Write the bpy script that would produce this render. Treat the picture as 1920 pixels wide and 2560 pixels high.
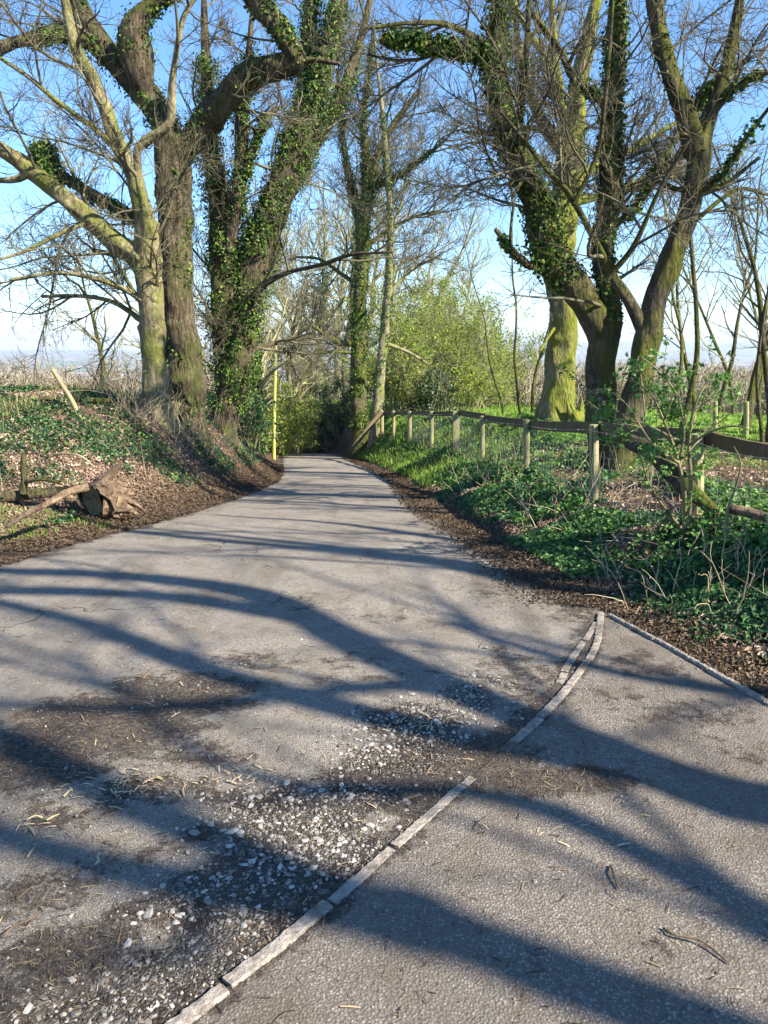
import bpy, math, random
import numpy as np
from math import radians, sin, cos, tan, pi
rng = np.random.default_rng(7)
random.seed(7)
for o in list(bpy.data.objects): bpy.data.objects.remove(o, do_unlink=True)
S = bpy.context.scene
COL = S.collection

# ------------------------------------------------------------------ camera
FPX, PITCH, CAMZ = 1923.0, radians(12.2), 1.6
cam = bpy.data.cameras.new("camera"); camo = bpy.data.objects.new("camera", cam); COL.objects.link(camo)
cam.sensor_fit = 'VERTICAL'; cam.sensor_height = 36.0; cam.lens = 36.0 * FPX / 2560.0
cam.clip_start = 0.05; cam.clip_end = 40000
camo.location = (0, 0, CAMZ); camo.rotation_euler = (radians(90) - PITCH, 0, 0)
S.camera = camo
# ------------------------------------------------------------------ light
SUN_EL = radians(37.0)
SH = np.array([0.87, -0.49]); SH = SH / np.linalg.norm(SH)          # horizontal direction towards the sun
SUN_AZ = math.atan2(SH[0], SH[1])                                     # clockwise from +Y
w = bpy.data.worlds.new("World"); S.world = w; w.use_nodes = True
nt = w.node_tree; nt.nodes.clear()
sky = nt.nodes.new('ShaderNodeTexSky'); sky.sky_type = 'NISHITA'; sky.sun_disc = False
sky.sun_elevation = SUN_EL; sky.sun_rotation = SUN_AZ; sky.altitude = 100; sky.air_density = 1.0
sky.dust_density = 0.0; sky.ozone_density = 6.0
bg = nt.nodes.new('ShaderNodeBackground'); bg.inputs[1].default_value = 0.094
wo = nt.nodes.new('ShaderNodeOutputWorld')
hs = nt.nodes.new('ShaderNodeHueSaturation'); hs.inputs['Saturation'].default_value = 1.10; nt.links.new(sky.outputs[0], hs.inputs['Color']); nt.links.new(hs.outputs[0], bg.inputs[0]); nt.links.new(bg.outputs[0], wo.inputs[0])
sl = bpy.data.lights.new("sun", 'SUN'); sl.energy = 5.0; sl.angle = radians(0.53); sl.color = (1.0, 0.915, 0.77)
slo = bpy.data.objects.new("sun", sl); COL.objects.link(slo)
slo.rotation_euler = (radians(90) - SUN_EL, 0, pi - SUN_AZ)
slo.location = (20, -10, 30)
S.view_settings.view_transform = 'Standard'; S.view_settings.look = 'None'
S.view_settings.exposure = 1.64; S.view_settings.gamma = 1.0
S.render.engine = 'CYCLES'
S.cycles.max_bounces = 5; S.cycles.diffuse_bounces = 3; S.cycles.volume_bounces = 0

# ------------------------------------------------------------------ pixel helper (1659 x 2212 view of the photograph)
def P(px, py, Y):
    u = (px / 0.86406 - 960) / FPX; v = (py / 0.86406 - 1280) / FPX
    k = Y / (cos(PITCH) - v * sin(PITCH))
    return np.array([u * k, Y, CAMZ - (sin(PITCH) + v * cos(PITCH)) * k])
def pxm(Y): return Y * 1.02 / (0.86406 * FPX)                        # metres per picture unit at depth Y
def GP(px, py, z=0.0):
    a = P(px, py, 1.0); Y = (CAMZ - z) / (CAMZ - a[2]); return a[0] * Y, Y

# ------------------------------------------------------------------ noise
_N = rng.random((256, 256))
def vn(x, y, f=1.0, sx=0.0):
    x = np.asarray(x, float) * f + sx + 1000; y = np.asarray(y, float) * f + sx * 1.7 + 1000
    xi = np.floor(x).astype(int); yi = np.floor(y).astype(int); fx = x - xi; fy = y - yi
    fx = fx * fx * (3 - 2 * fx); fy = fy * fy * (3 - 2 * fy)
    a = _N[xi % 256, yi % 256]; b = _N[(xi + 1) % 256, yi % 256]; c = _N[xi % 256, (yi + 1) % 256]; d = _N[(xi + 1) % 256, (yi + 1) % 256]
    return (a * (1 - fx) + b * fx) * (1 - fy) + (c * (1 - fx) + d * fx) * fy
def fbm(x, y, f=1.0, o=4, sx=0.0):
    t = 0; a = .5; n = 0
    for i in range(o): t = t + a * vn(x, y, f, sx + i * 13.3); n += a; a *= .5; f *= 2.03
    return t / n
def sstep(a, b, x):
    t = np.clip((x - a) / (b - a), 0, 1); return t * t * (3 - 2 * t)

# ------------------------------------------------------------------ terrain
def lut(ys, vs, k=0.8):
    ys = np.array(ys, float); vs = np.array(vs, float)
    g = np.concatenate([np.arange(-60, 120, .1)]); r = np.interp(g, ys, vs)
    kk = np.hanning(int(k * 20) | 1); kk /= kk.sum(); n = len(kk) // 2
    rp = np.concatenate([np.full(n, r[0]), r, np.full(n, r[-1])]); r2 = np.convolve(rp, kk, 'valid')
    gg = np.concatenate([g, ys[ys > 120]]); rr = np.concatenate([r2, vs[ys > 120]])
    return lambda y: np.interp(y, gg, rr)
xl = lut([-60, -20, 0, 5.85, 8, 10, 13, 17.5, 22, 27, 36, 46, 55, 70, 90, 119], [-14, -9, -4.4, -3.05, -2.68, -2.42, -2.35, -2.5, -3.0, -3.68, -4.8, -6.07, -8.2, -14, -24, -40])
XE_Y = [-60, -4, 0, 1.55, 1.9, 2.84, 3.35, 3.95, 4.6]; XE_X = [-30, -5.2, -1.8, -.49, -.197, .489, .838, 1.15, 1.37]
def xe(y): return np.interp(y, XE_Y, XE_X)
xr_ = lut([-60, -10, 4.0, 4.6, 6, 8, 10, 13, 17.5, 22, 27, 36, 46, 55, 70, 90, 119], [1.5, 1.5, 1.45, 1.37, 1.15, .92, .70, .58, .50, .02, -.65, -1.7, -3.06, -5.0, -10.5, -20, -36])
def xo(y): return np.interp(y, [-60, -5, 1.5, 3.23, 4.6, 5.2], [16, 4.6, 2.38, 1.80, 1.42, 1.2])   # outer line of the pavement
def xr(y): return np.where(np.asarray(y) < 4.9, xo(y), xr_(y))
zr = lut([-60, -6, 0, 3, 5, 6, 8, 10, 13, 17.5, 22, 27, 36, 46, 52, 58, 70, 90, 119], [3, .2, 0, 0, -.05, -.10, -.30, -.52, -.89, -1.47, -1.95, -2.5, -3.55, -4.75, -5.55, -6.7, -10.0, -15, -21])
bl = lut([-60, -20, 0, 8, 11, 14, 15.5, 18, 22, 27, 32, 40, 60, 100, 119, 200, 400, 800, 1500, 20000], [3, 1.2, .5, .62, .72, .68, .5, .1, -.6, -1.5, -2.3, -3.6, -6.8, -14, -18, -32, -60, -85, -98, -110])
br = lut([-60, -20, 0, 5.8, 8, 11.5, 15, 18, 25, 32, 40, 60, 85, 119, 200, 400, 800, 1500, 20000], [3, 1.0, .3, .28, .12, -.15, -.10, -.05, -.7, -1.35, -1.8, -2.9, -4.4, -11, -30, -60, -85, -98, -110])
wl = lut([-60, 0, 6, 8, 11, 13.5, 20, 119], [3.5, 3.5, 3.4, 3.3, 2.7, 2.1, 1.9, 2.2])
wr = lut([-60, 5.8, 11.5, 15, 18, 22, 32, 119], [1.3, 1.4, 1.7, 2.6, 3.0, 2.7, 2.0, 2.0])
def G(x, y, fine=True):
    x = np.asarray(x, float); y = np.asarray(y, float)
    road = zr(y)
    nb = fbm(x, y, .35, 3, 5.0) - .5
    L = bl(y) - .05 * np.maximum(0, -x - 14) * sstep(20, 60, -x + y * .3) + nb * .35
    R = br(y) - .03 * np.maximum(0, x - 5.5) * sstep(12, 20, y) + nb * .45
    far = sstep(150, 900, np.hypot(x, y)); L = L + far * 14 * (fbm(x, y, 1 / 500., 3, 9.) - .5); R = R + far * 14 * (fbm(x, y, 1 / 500., 3, 9.) - .5)
    dist = np.hypot(x, y)
    L = np.maximum(L, -118); R = np.maximum(R, -118)
    hill = 260 * sstep(9000, 15000, dist) * (0.25 + .75 * fbm(x, y, 1 / 3500., 3, 2.)) * sstep(-.1, .35, x / (dist + 1)) 
    hill = hill + 45 * sstep(9000, 15000, dist) * fbm(x, y, 1 / 2500., 3, 4.)
    dl = xl(y) - x; dr = x - xr(y)
    fl = np.clip(dl / wl(y), 0, 1); fl = .35 * fl + .65 * fl * fl * (3 - 2 * fl)
    fr = np.clip((dr - .15) / wr(y), 0, 1); fr = .6 * fr + .4 * fr * fr * (3 - 2 * fr)
    z = np.where(x < (xl(y) + xr(y)) / 2, road + (L - road) * fl, road + (R - road) * fr)
    inside = (dl < 0) & (dr < 0)
    edge = np.minimum(np.clip(np.maximum(dl, dr), 0, .5) / .5, 1)
    bump = (fbm(x, y, 1.6, 3, 3.) - .5) * .16 * edge + (fbm(x, y, 7., 2, 8.) - .5) * .05 * edge
    z = np.where(inside, road - .06, z - .012 + bump + .02 * edge)
    return z + hill
def Gn(x, y, e=.06):
    a = (G(x + e, y) - G(x - e, y)) / (2 * e); b = (G(x, y + e) - G(x, y - e)) / (2 * e)
    n = np.stack([-a, -b, np.ones_like(a)], -1); return n / np.linalg.norm(n, axis=-1, keepdims=True)
def ROAD(x, y):                                                    # tarmac surface height
    x = np.asarray(x, float); y = np.asarray(y, float)
    return zr(y) + (fbm(x, y, .7, 3, 31.) - .5) * .03 + (fbm(x, y, 5., 2, 37.) - .5) * .006 - .02 * np.clip(1 - (xr(y) - x) / .5, 0, 1) * (y > 5)

def gdepth(px, py):
    yy = np.arange(3, 60, .02); u = (px / 0.86406 - 960) / FPX; v = (py / 0.86406 - 1280) / FPX; k = yy / (cos(PITCH) - v * sin(PITCH)); zz = CAMZ - (sin(PITCH) + v * cos(PITCH)) * k; b = zz < G(u * k, yy)
    return float(yy[np.argmax(b)]) if b.any() else 60.

# ------------------------------------------------------------------ mesh helpers
class MB:
    def __init__(s): s.v = []; s.q = []; s.t = []; s.n = 0; s.a = []
    def add(s, V, Q=None, T=None, tint=None):
        V = np.asarray(V, float).reshape(-1, 3)
        if Q is not None and len(Q): s.q.append(np.asarray(Q).reshape(-1, 4) + s.n)
        if T is not None and len(T): s.t.append(np.asarray(T).reshape(-1, 3) + s.n)
        s.v.append(V); s.n += len(V)
        s.a.append(np.zeros(len(V)) if tint is None else np.broadcast_to(np.asarray(tint, float), (len(V),)) if np.ndim(tint) == 0 else np.asarray(tint, float))
        return s
    def build(s, name, mat, parent=None, smooth=True, attrs=None):
        me = bpy.data.meshes.new(name)
        if not s.n: return None
        V = np.concatenate(s.v)
        if parent is not None: V = V - np.array(parent['_loc'])
        Q = np.concatenate(s.q) if s.q else np.zeros((0, 4), int); T = np.concatenate(s.t) if s.t else np.zeros((0, 3), int)
        me.vertices.add(len(V)); me.vertices.foreach_set('co', V.astype(np.float32).ravel())
        nl = Q.size + T.size; me.loops.add(nl); me.loops.foreach_set('vertex_index', np.concatenate([Q.ravel(), T.ravel()]).astype(np.int32))
        me.polygons.add(len(Q) + len(T))
        me.polygons.foreach_set('loop_start', np.concatenate([np.arange(len(Q)) * 4, Q.size + np.arange(len(T)) * 3]).astype(np.int32))
        me.polygons.foreach_set('loop_total', np.concatenate([np.full(len(Q), 4), np.full(len(T), 3)]).astype(np.int32))
        me.polygons.foreach_set('use_smooth', np.full(len(Q) + len(T), smooth))
        A = me.attributes.new('tint', 'FLOAT', 'POINT'); A.data.foreach_set('value', np.concatenate(s.a).astype(np.float32))
        for k, vals in (attrs or {}).items():
            B = me.attributes.new(k, 'FLOAT', 'POINT'); B.data.foreach_set('value', np.asarray(vals, np.float32))
        me.update(calc_edges=True); me.materials.append(mat)
        o = bpy.data.objects.new(name, me); COL.objects.link(o)
        if parent is not None: o.parent = parent
        return o
def tag(o, label=None, cat=None, group=None, kind=None):
    if label: o['label'] = label
    if cat: o['category'] = cat
    if group: o['group'] = group
    if kind: o['kind'] = kind
    return o
def thing(name, loc, label, cat, group=None):
    o = bpy.data.objects.new(name, None); COL.objects.link(o); o.location = loc; o['_loc'] = [float(c) for c in loc]
    o.empty_display_size = .2
    return tag(o, label, cat, group)

def norm(v): return v / (np.linalg.norm(v, axis=-1, keepdims=True) + 1e-9)
def tubes(mb, PTS, R, sides=3, cap=False, tint=None):
    """PTS (N,n,3), R (N,n)"""
    PTS = np.asarray(PTS, float); R = np.asarray(R, float)
    if PTS.ndim == 2: PTS = PTS[None]; R = R[None]
    N, n, _ = PTS.shape
    if N == 0: return
    T = np.gradient(PTS, axis=1) if n > 2 else np.repeat(PTS[:, 1:] - PTS[:, :1], 2, 1)
    T = norm(T); mean = norm(PTS[:, -1] - PTS[:, 0])
    ref = np.cross(mean, norm(np.cross(mean, np.array([.31, .52, .8])) ))
    ref = np.repeat(ref[:, None], n, 1)
    U = norm(np.cross(T, ref)); W = np.cross(T, U)
    a = np.arange(sides) * 2 * pi / sides
    V = PTS[:, :, None] + R[:, :, None, None] * (U[:, :, None] * np.cos(a)[None, None, :, None] + W[:, :, None] * np.sin(a)[None, None, :, None])
    i = np.arange(n - 1)[:, None] * sides; j = np.arange(sides)[None]; j2 = (j + 1) % sides
    q = np.stack([i + j, i + j2, i + sides + j2, i + sides + j], -1).reshape(-1, 4)
    Q = (np.arange(N)[:, None, None] * (n * sides) + q[None]).reshape(-1, 4)
    tt = None
    if tint is not None: tt = np.repeat(np.asarray(tint), n * sides)
    Tt = None
    if cap:
        k = np.arange(1, sides - 1); c = np.stack([np.zeros_like(k), k, k + 1], -1)
        Tt = np.concatenate([(np.arange(N)[:, None, None] * (n * sides) + (n - 1) * sides + c[None]).reshape(-1, 3),
                             (np.arange(N)[:, None, None] * (n * sides) + c[None, :, ::-1]).reshape(-1, 3)])
    mb.add(V.reshape(-1, 3), Q, Tt, tt)
def spline(C, step):
    """Catmull-Rom through rows of C (x,y,z,r) -> resampled rows"""
    C = np.asarray(C, float)
    Pp = np.concatenate([2 * C[:1] - C[1:2], C, 2 * C[-1:] - C[-2:-1]]); out = []
    for i in range(1, len(Pp) - 2):
        p0, p1, p2, p3 = Pp[i - 1:i + 3]; L = np.linalg.norm(p2[:3] - p1[:3]); m = max(2, int(L / step))
        t = np.linspace(0, 1, m, endpoint=False)[:, None]
        out.append(.5 * (2 * p1 + (p2 - p0) * t + (2 * p0 - 5 * p1 + 4 * p2 - p3) * t ** 2 + (3 * p1 - p0 - 3 * p2 + p3) * t ** 3))
    out.append(C[-1:]); r = np.concatenate(out); r[:, 3] = np.maximum(r[:, 3], .003); return r
def trunk_mesh(mb, K, sides=18, flare=0.0, rough=.09, seed=0, endcap=True):
    """K rows (x,y,z,r): one limb with lumps, ribs and root flare"""
    g = np.random.default_rng(seed + 11)
    n = len(K); pts = K[:, :3]; T = norm(np.gradient(pts, axis=0))
    ref = np.array([0.2, 1, .1]); U = norm(np.cross(T, ref)); W = np.cross(T, U)
    s = np.concatenate([[0], np.cumsum(np.linalg.norm(np.diff(pts, axis=0), axis=1))])
    a = np.arange(sides) * 2 * pi / sides; A, Sg = np.meshgrid(a, s)
    f = np.ones_like(A)
    for k in range(9):
        m = g.integers(1, 6); fr = g.uniform(.8, 7); ph = g.uniform(0, 6.3); f += rough * g.uniform(.2, .7) * np.sin(m * A + fr * Sg + ph) * np.sin(fr * .6 * Sg + ph * 2)
    f += g.normal(0, rough * .14, f.shape)
    q_ = 1.5 + K[:, 3].mean() * 16
    rd = 1 - np.abs(2 * vn(np.cos(A) * q_ + Sg * .9, np.sin(A) * q_ + Sg * .55, 1., seed * .37) - 1); f += rough * 1.1 * (rd - .6)
    f += rough * .9 * (fbm(np.cos(A) * 2 + Sg * 2.3, np.sin(A) * 2 - Sg * 1.9, 1., 3, seed * .7) - .5)
    for k in range(int(s[-1] * 1.3)):
        da = np.angle(np.exp(1j * (A - g.uniform(0, 6.3)))); ds = (Sg - g.uniform(0, s[-1])) / g.uniform(.05, .13); f += g.uniform(.12, .35) * np.exp(-(da / .38) ** 2 - ds ** 2) * (1 if g.random() < .75 else -.6)
    if not flare and K[0, 3] < .13: f *= 1 + .30 * np.exp(-Sg / (2.2 * K[0, 3] + .02))
    if flare:
        lob = .6 + .4 * np.sin(A * 5 + g.uniform(0, 6)) * .9 + .25 * np.sin(A * 3 + g.uniform(0, 6))
        f += flare * np.exp(-Sg / .28) * lob
    R = K[:, 3][:, None] * f
    V = pts[:, None] + R[..., None] * (U[:, None] * np.cos(a)[None, :, None] + W[:, None] * np.sin(a)[None, :, None])
    i = np.arange(n - 1)[:, None] * sides; j = np.arange(sides)[None]; j2 = (j + 1) % sides
    Q = np.stack([i + j, i + j2, i + sides + j2, i + sides + j], -1).reshape(-1, 4)
    Vf = V.reshape(-1, 3); Tt = []
    if endcap:
        c = len(Vf); Vf = np.concatenate([Vf, pts[-1:] + T[-1:] * K[-1, 3] * .5]); b = (n - 1) * sides
        Tt = [[b + jj, b + (jj + 1) % sides, c] for jj in range(sides)]
    mb.add(Vf, Q, Tt)
def resample_paths(K, k):
    idx = np.linspace(0, len(K) - 1, k); i0 = np.floor(idx).astype(int); i1 = np.minimum(i0 + 1, len(K) - 1); f = (idx - i0)[:, None]
    return K[i0] * (1 - f) + K[i1] * f
def sprout(paths, per_m, length, angle, rad, nseg, wig, trop, t0=.1, g=rng, taper=.75, bias=None):
    """children along parents. paths: list of (n,4). returns (N,nseg+1,4)"""
    out = []
    PP, DD, RR, LL = [], [], [], []
    if isinstance(paths, np.ndarray):
        N, n, _ = paths.shape; L = np.linalg.norm(np.diff(paths[..., :3], axis=1), axis=2).sum(1)
        cnt = g.poisson(np.maximum(L * per_m * (1 - t0), .0)); idx = np.repeat(np.arange(N), cnt); t = t0 + (1 - t0) * g.random(len(idx))
        f = t * (n - 1); i0 = np.minimum(f.astype(int), n - 2); fr = (f - i0)[:, None]
        a = paths[idx, i0]; b = paths[idx, i0 + 1]; p = a * (1 - fr) + b * fr; d = norm(b[:, :3] - a[:, :3])
        PP = p[:, :3]; RR = p[:, 3]; DD = d; LL = 1 - .45 * t
    else:
        for K in paths:
            L = np.linalg.norm(np.diff(K[:, :3], axis=0), axis=1).sum(); c = g.poisson(L * per_m * (1 - t0))
            if c == 0: continue
            t = t0 + (1 - t0) * g.random(c); f = t * (len(K) - 1); i0 = np.minimum(f.astype(int), len(K) - 2); fr = (f - i0)[:, None]
            p = K[i0] * (1 - fr) + K[i0 + 1] * fr; PP.append(p[:, :3]); RR.append(p[:, 3]); DD.append(norm(K[i0 + 1, :3] - K[i0, :3])); LL.append(1 - .4 * t)
        if not PP: return np.zeros((0, nseg + 1, 4))
        PP = np.concatenate(PP); RR = np.concatenate(RR); DD = np.concatenate(DD); LL = np.concatenate(LL)
    N = len(PP)
    if N == 0: return np.zeros((0, nseg + 1, 4))
    q = norm(np.cross(DD, norm(g.normal(size=(N, 3))))); an = radians(1) * angle * g.uniform(.6, 1.35, N)
    d = norm(DD * np.cos(an)[:, None] + q * np.sin(an)[:, None])
    if bias is not None: d = norm(d + np.array(bias) * g.uniform(0, 1, (N, 1)))
    ln = length * LL * g.uniform(.45, 1.3, N); r0 = np.minimum(rad * g.uniform(.7, 1.3, N), RR * .7)
    st = ln / nseg; o = np.zeros((N, nseg + 1, 4)); o[:, 0, :3] = PP; o[:, 0, 3] = r0
    curl = g.normal(size=(N, 3)) * wig * .5
    for k in range(nseg):
        d = norm(d + g.normal(size=(N, 3)) * wig + curl + np.array([0, 0, 1]) * trop * (k + 1) / nseg)
        o[:, k + 1, :3] = o[:, k, :3] + d * st[:, None]; o[:, k + 1, 3] = r0 * (1 - taper * (k + 1) / nseg)
    return o
def leafset(mb, tmpl, tris, C, Nn, size, g=rng, tint=None, tilt=.5, asp=1.0):
    """copies of a little leaf/stone template. tmpl (k,3) in local x,y,z(normal)"""
    N = len(C)
    if N == 0: return
    n = norm(Nn + g.normal(size=(N, 3)) * tilt); r = norm(np.cross(n, g.normal(size=(N, 3)))); u = np.cross(n, r)
    size = np.broadcast_to(size, (N,))
    V = C[:, None] + size[:, None, None] * (tmpl[None, :, :1] * r[:, None] + tmpl[None, :, 1:2] * u[:, None] * asp + tmpl[None, :, 2:] * n[:, None])
    k = len(tmpl); T = (np.arange(N)[:, None, None] * k + np.asarray(tris)[None]).reshape(-1, 3)
    tt = g.random(N) if tint is None else tint
    mb.add(V.reshape(-1, 3), None, T, np.repeat(tt, k))
LEAF = (np.array([[0, -.5, 0], [.32, 0, .10], [0, .5, -.04], [-.32, 0, .10]]), [[0, 1, 2], [0, 2, 3]])
IVY = (np.array([[0, -.42, 0], [.42, -.3, .06], [.3, .05, .1], [0, .6, -.06], [-.3, .05, .1], [-.42, -.3, .06], [0, 0, -.03]]), [[6, 0, 1], [6, 1, 2], [6, 2, 3], [6, 3, 4], [6, 4, 5], [6, 5, 0]])
CURL = (np.array([[0, -.55, .12], [.28, -.1, .22], [.05, .1, 0], [.2, .35, .16], [0, .6, .25], [-.25, .1, .2]]), [[0, 1, 2], [1, 3, 2], [3, 4, 2], [4, 5, 2], [5, 0, 2]])

# ------------------------------------------------------------------ materials
class NT:
    def __init__(s, name, rough=.85, spec=.25):
        s.m = bpy.data.materials.new(name); s.m.use_nodes = True; s.t = s.m.node_tree; s.n = s.t.nodes; s.b = s.n['Principled BSDF']
        s.b.inputs['Roughness'].default_value = rough; s.b.inputs['Specular IOR Level'].default_value = spec
        s.co = s.n.new('ShaderNodeTexCoord').outputs['Object']
        g = s.n.new('ShaderNodeNewGeometry'); s.pos = g.outputs['Position']; s.nor = g.outputs['Normal']
    def l(s, a, b): s.t.links.new(a, b)
    def map(s, scale, src=None):
        m = s.n.new('ShaderNodeMapping'); m.inputs['Scale'].default_value = scale; s.l(src or s.pos, m.inputs[0]); return m.outputs[0]
    def noise(s, sc, det=5, ro=.6, vec=None, dist=0):
        n = s.n.new('ShaderNodeTexNoise'); n.inputs['Scale'].default_value = sc; n.inputs['Detail'].default_value = det; n.inputs['Roughness'].default_value = ro
        n.inputs['Distortion'].default_value = dist; s.l(vec or s.pos, n.inputs['Vector']); return n.outputs[0]
    def vor(s, sc, vec=None, out='Distance', feat='F1', rnd=1):
        n = s.n.new('ShaderNodeTexVoronoi'); n.feature = feat; n.inputs['Scale'].default_value = sc; n.inputs['Randomness'].default_value = rnd; s.l(vec or s.pos, n.inputs['Vector']); return n.outputs[out]
    def ramp(s, f, stops, interp='LINEAR'):
        r = s.n.new('ShaderNodeValToRGB'); e = r.color_ramp.elements; r.color_ramp.interpolation = interp
        while len(e) < len(stops): e.new(.5)
        for i, (p, c) in enumerate(stops): e[i].position = p; e[i].color = (*c, 1) if len(c) == 3 else c
        s.l(f, r.inputs[0]); return r.outputs[0]
    def mix(s, f, a, b, mode='MIX'):
        m = s.n.new('ShaderNodeMix'); m.data_type = 'RGBA'; m.blend_type = mode
        for sock, val in ((m.inputs[0], f), (m.inputs[6], a), (m.inputs[7], b)):
            if hasattr(val, 'links'): s.l(val, sock)
            elif isinstance(val, (int, float)): sock.default_value = val
            else: sock.default_value = (*val, 1)
        return m.outputs[2]
    def math(s, op, a, b=0.0, clamp=False):
        m = s.n.new('ShaderNodeMath'); m.operation = op; m.use_clamp = clamp
        for i, val in enumerate((a, b)):
            if hasattr(val, 'links'): s.l(val, m.inputs[i])
            else: m.inputs[i].default_value = val
        return m.outputs[0]
    def step(s, x, a, b):
        m = s.n.new('ShaderNodeMapRange'); m.inputs[1].default_value = a; m.inputs[2].default_value = b; m.interpolation_type = 'SMOOTHSTEP'; s.l(x, m.inputs[0]); return m.outputs[0]
    def attr(s, name):
        a = s.n.new('ShaderNodeAttribute'); a.attribute_name = name; return a.outputs['Fac']
    def bump(s, h, st, d=.02, prev=None):
        b = s.n.new('ShaderNodeBump'); b.inputs['Strength'].default_value = st; b.inputs['Distance'].default_value = d; s.l(h, b.inputs['Height'])
        if prev is not None: s.l(prev, b.inputs['Normal'])
        return b.outputs[0]
    def done(s, col, nrm=None, rough=None):
        if hasattr(col, 'links'): s.l(col, s.b.inputs['Base Color'])
        else: s.b.inputs['Base Color'].default_value = (*col, 1)
        if nrm is not None: s.l(nrm, s.b.inputs['Normal'])
        if rough is not None: s.l(rough, s.b.inputs['Roughness'])
        return s.m
def leaf_mat(name, cols, rough=.5, trans=.35, spec=.3):
    """cols: ramp over the per-leaf tint"""
    n = NT(name, rough, spec); c = n.ramp(n.attr('tint'), [(i / (len(cols) - 1), k) for i, k in enumerate(cols)])
    big = n.noise(1.3, 3); c = n.mix(n.math('MULTIPLY', n.step(big, .4, .62), .35), c, n.mix(.5, c, (.6, .8, .2), 'MULTIPLY'))
    n.l(c, n.b.inputs['Base Color'])
    if trans > 0:
        tr = n.n.new('ShaderNodeBsdfTranslucent'); tc = n.mix(.6, c, (1.15, 1.2, .5), 'MULTIPLY'); n.l(tc, tr.inputs[0])
        mx = n.n.new('ShaderNodeMixShader'); mx.inputs[0].default_value = trans; n.l(n.b.outputs[0], mx.inputs[1]); n.l(tr.outputs[0], mx.inputs[2])
        n.l(mx.outputs[0], n.n['Material Output'].inputs[0])
    return n.m
def bark(name, a, b, moss, mossamt=.5, fs=9, vert=.28, bst=.9, side=(0.3, -.6, .5)):
    n = NT(name, .9, .15)
    v = n.map((1, 1, vert)); fis = n.noise(fs * 1.6, 7, .68, v, .8); big = n.noise(2.2, 4, .6); pl = n.vor(fs * 2.2, n.map((1, 1, vert * 1.2)), 'Distance', 'F1')
    fine = n.noise(60, 4, .7)
    c = n.ramp(fis, [(.32, tuple(x * .35 for x in a)), (.47, a), (.66, b)])
    c = n.mix(n.step(big, .42, .7), c, n.mix(.55, c, b))
    lich = n.step(n.noise(14, 6, .7), .60, .68); c = n.mix(n.math('MULTIPLY', lich, .45), c, (.42, .42, .34))
    if mossamt > 0:
        dp = n.n.new('ShaderNodeVectorMath'); dp.operation = 'DOT_PRODUCT'; n.l(n.nor, dp.inputs[0]); dp.inputs[1].default_value = side
        mm = n.math('ADD', n.math('MULTIPLY', dp.outputs['Value'], .22), n.math('ADD', n.noise(1.7, 5, .62), n.math('MULTIPLY', n.noise(26, 6, .8), .62)))
        mk = n.math('MULTIPLY', n.step(mm, 1.02 - .36 * mossamt, 1.26 - .36 * mossamt), .88)
        mc = n.mix(n.noise(35, 3), moss, tuple(x * .45 for x in moss)); c = n.mix(mk, c, mc)
    h = n.math('ADD', n.math('MULTIPLY', fis, 1.2), n.math('ADD', n.math('MULTIPLY', fine, .25), n.math('MULTIPLY', pl, .6)))
    return n.done(c, n.bump(h, bst, .045))
M = {}
M['bark_pale'] = bark('pale_bark', (.18, .15, .085), (.34, .29, .175), (.17, .19, .035), .50, 6, .5, .9)
M['bark_brown'] = bark('brown_bark', (.065, .05, .032), (.185, .15, .095), (.10, .12, .025), .38, 11, .16, 1.3)
M['bark_grey'] = bark('grey_bark', (.07, .057, .038), (.155, .128, .085), (.125, .14, .02), .66, 9, .3, 1.2)
M['bark_mossy'] = bark('mossy_bark', (.15, .12, .065), (.31, .26, .15), (.22, .25, .03), .95, 9, .3, .9, (.5, -.3, .4))
M['bark_far'] = bark('far_bark', (.15, .125, .08), (.30, .26, .175), (.19, .21, .05), .45, 6, .4, .5)
def twig_mat(name, a, b):
    n = NT(name, .8, .2); return n.done(n.ramp(n.noise(3.0, 4), [(.35, a), (.65, b)]))
M['twig'] = twig_mat('twig_bark', (.06, .052, .036), (.17, .155, .09))
M['twig_far'] = twig_mat('far_twig_bark', (.17, .155, .085), (.33, .315, .165))
M['wood_far'] = twig_mat('far_wood_bark', (.22, .185, .13), (.38, .33, .245))
M['twig_tan'] = twig_mat('tan_twig_bark', (.22, .17, .10), (.46, .38, .25))
M['twig_green'] = twig_mat('greenish_twig_bark', (.10, .085, .045), (.24, .21, .11))
M['ivy'] = leaf_mat('ivy_leaf', [(.015, .04, .008), (.025, .07, .012), (.05, .11, .018), (.10, .17, .025), (.20, .25, .045)], .5, .22, .22)
M['ivy_ground'] = leaf_mat('ground_ivy_leaf', [(.010, .032, .016), (.020, .066, .030), (.042, .11, .042), (.085, .18, .055), (.17, .28, .08)], .5, .25, .22)  # bluish green leaf tones of the ground ivy, shared with one low bush
M['nettle'] = leaf_mat('fresh_leaf', [(.05, .13, .03), (.08, .20, .04), (.13, .27, .06), (.2, .34, .09)], .5, .35, .3)
M['hedge'] = leaf_mat('hedge_leaf', [(.06, .11, .015), (.15, .22, .03), (.28, .34, .05), (.42, .46, .09)], .5, .45, .2)
M['holly'] = leaf_mat('holly_leaf', [(.01, .025, .008), (.018, .045, .012), (.03, .07, .018)], .4, .1, .4)
M['dead'] = leaf_mat('dead_leaf', [(.06, .042, .03), (.14, .095, .066), (.27, .19, .14), (.44, .325, .25), (.60, .48, .38)], .75, .15, .2)
M['dirtleaf'] = leaf_mat('mouldered_leaf', [(.05, .032, .02), (.10, .06, .038), (.18, .11, .07), (.30, .20, .13)], .8, .1, .2)
M['grass'] = leaf_mat('grass_blade', [(.07, .14, .02), (.13, .24, .03), (.21, .33, .05), (.32, .36, .10)], .55, .3, .25)
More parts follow.
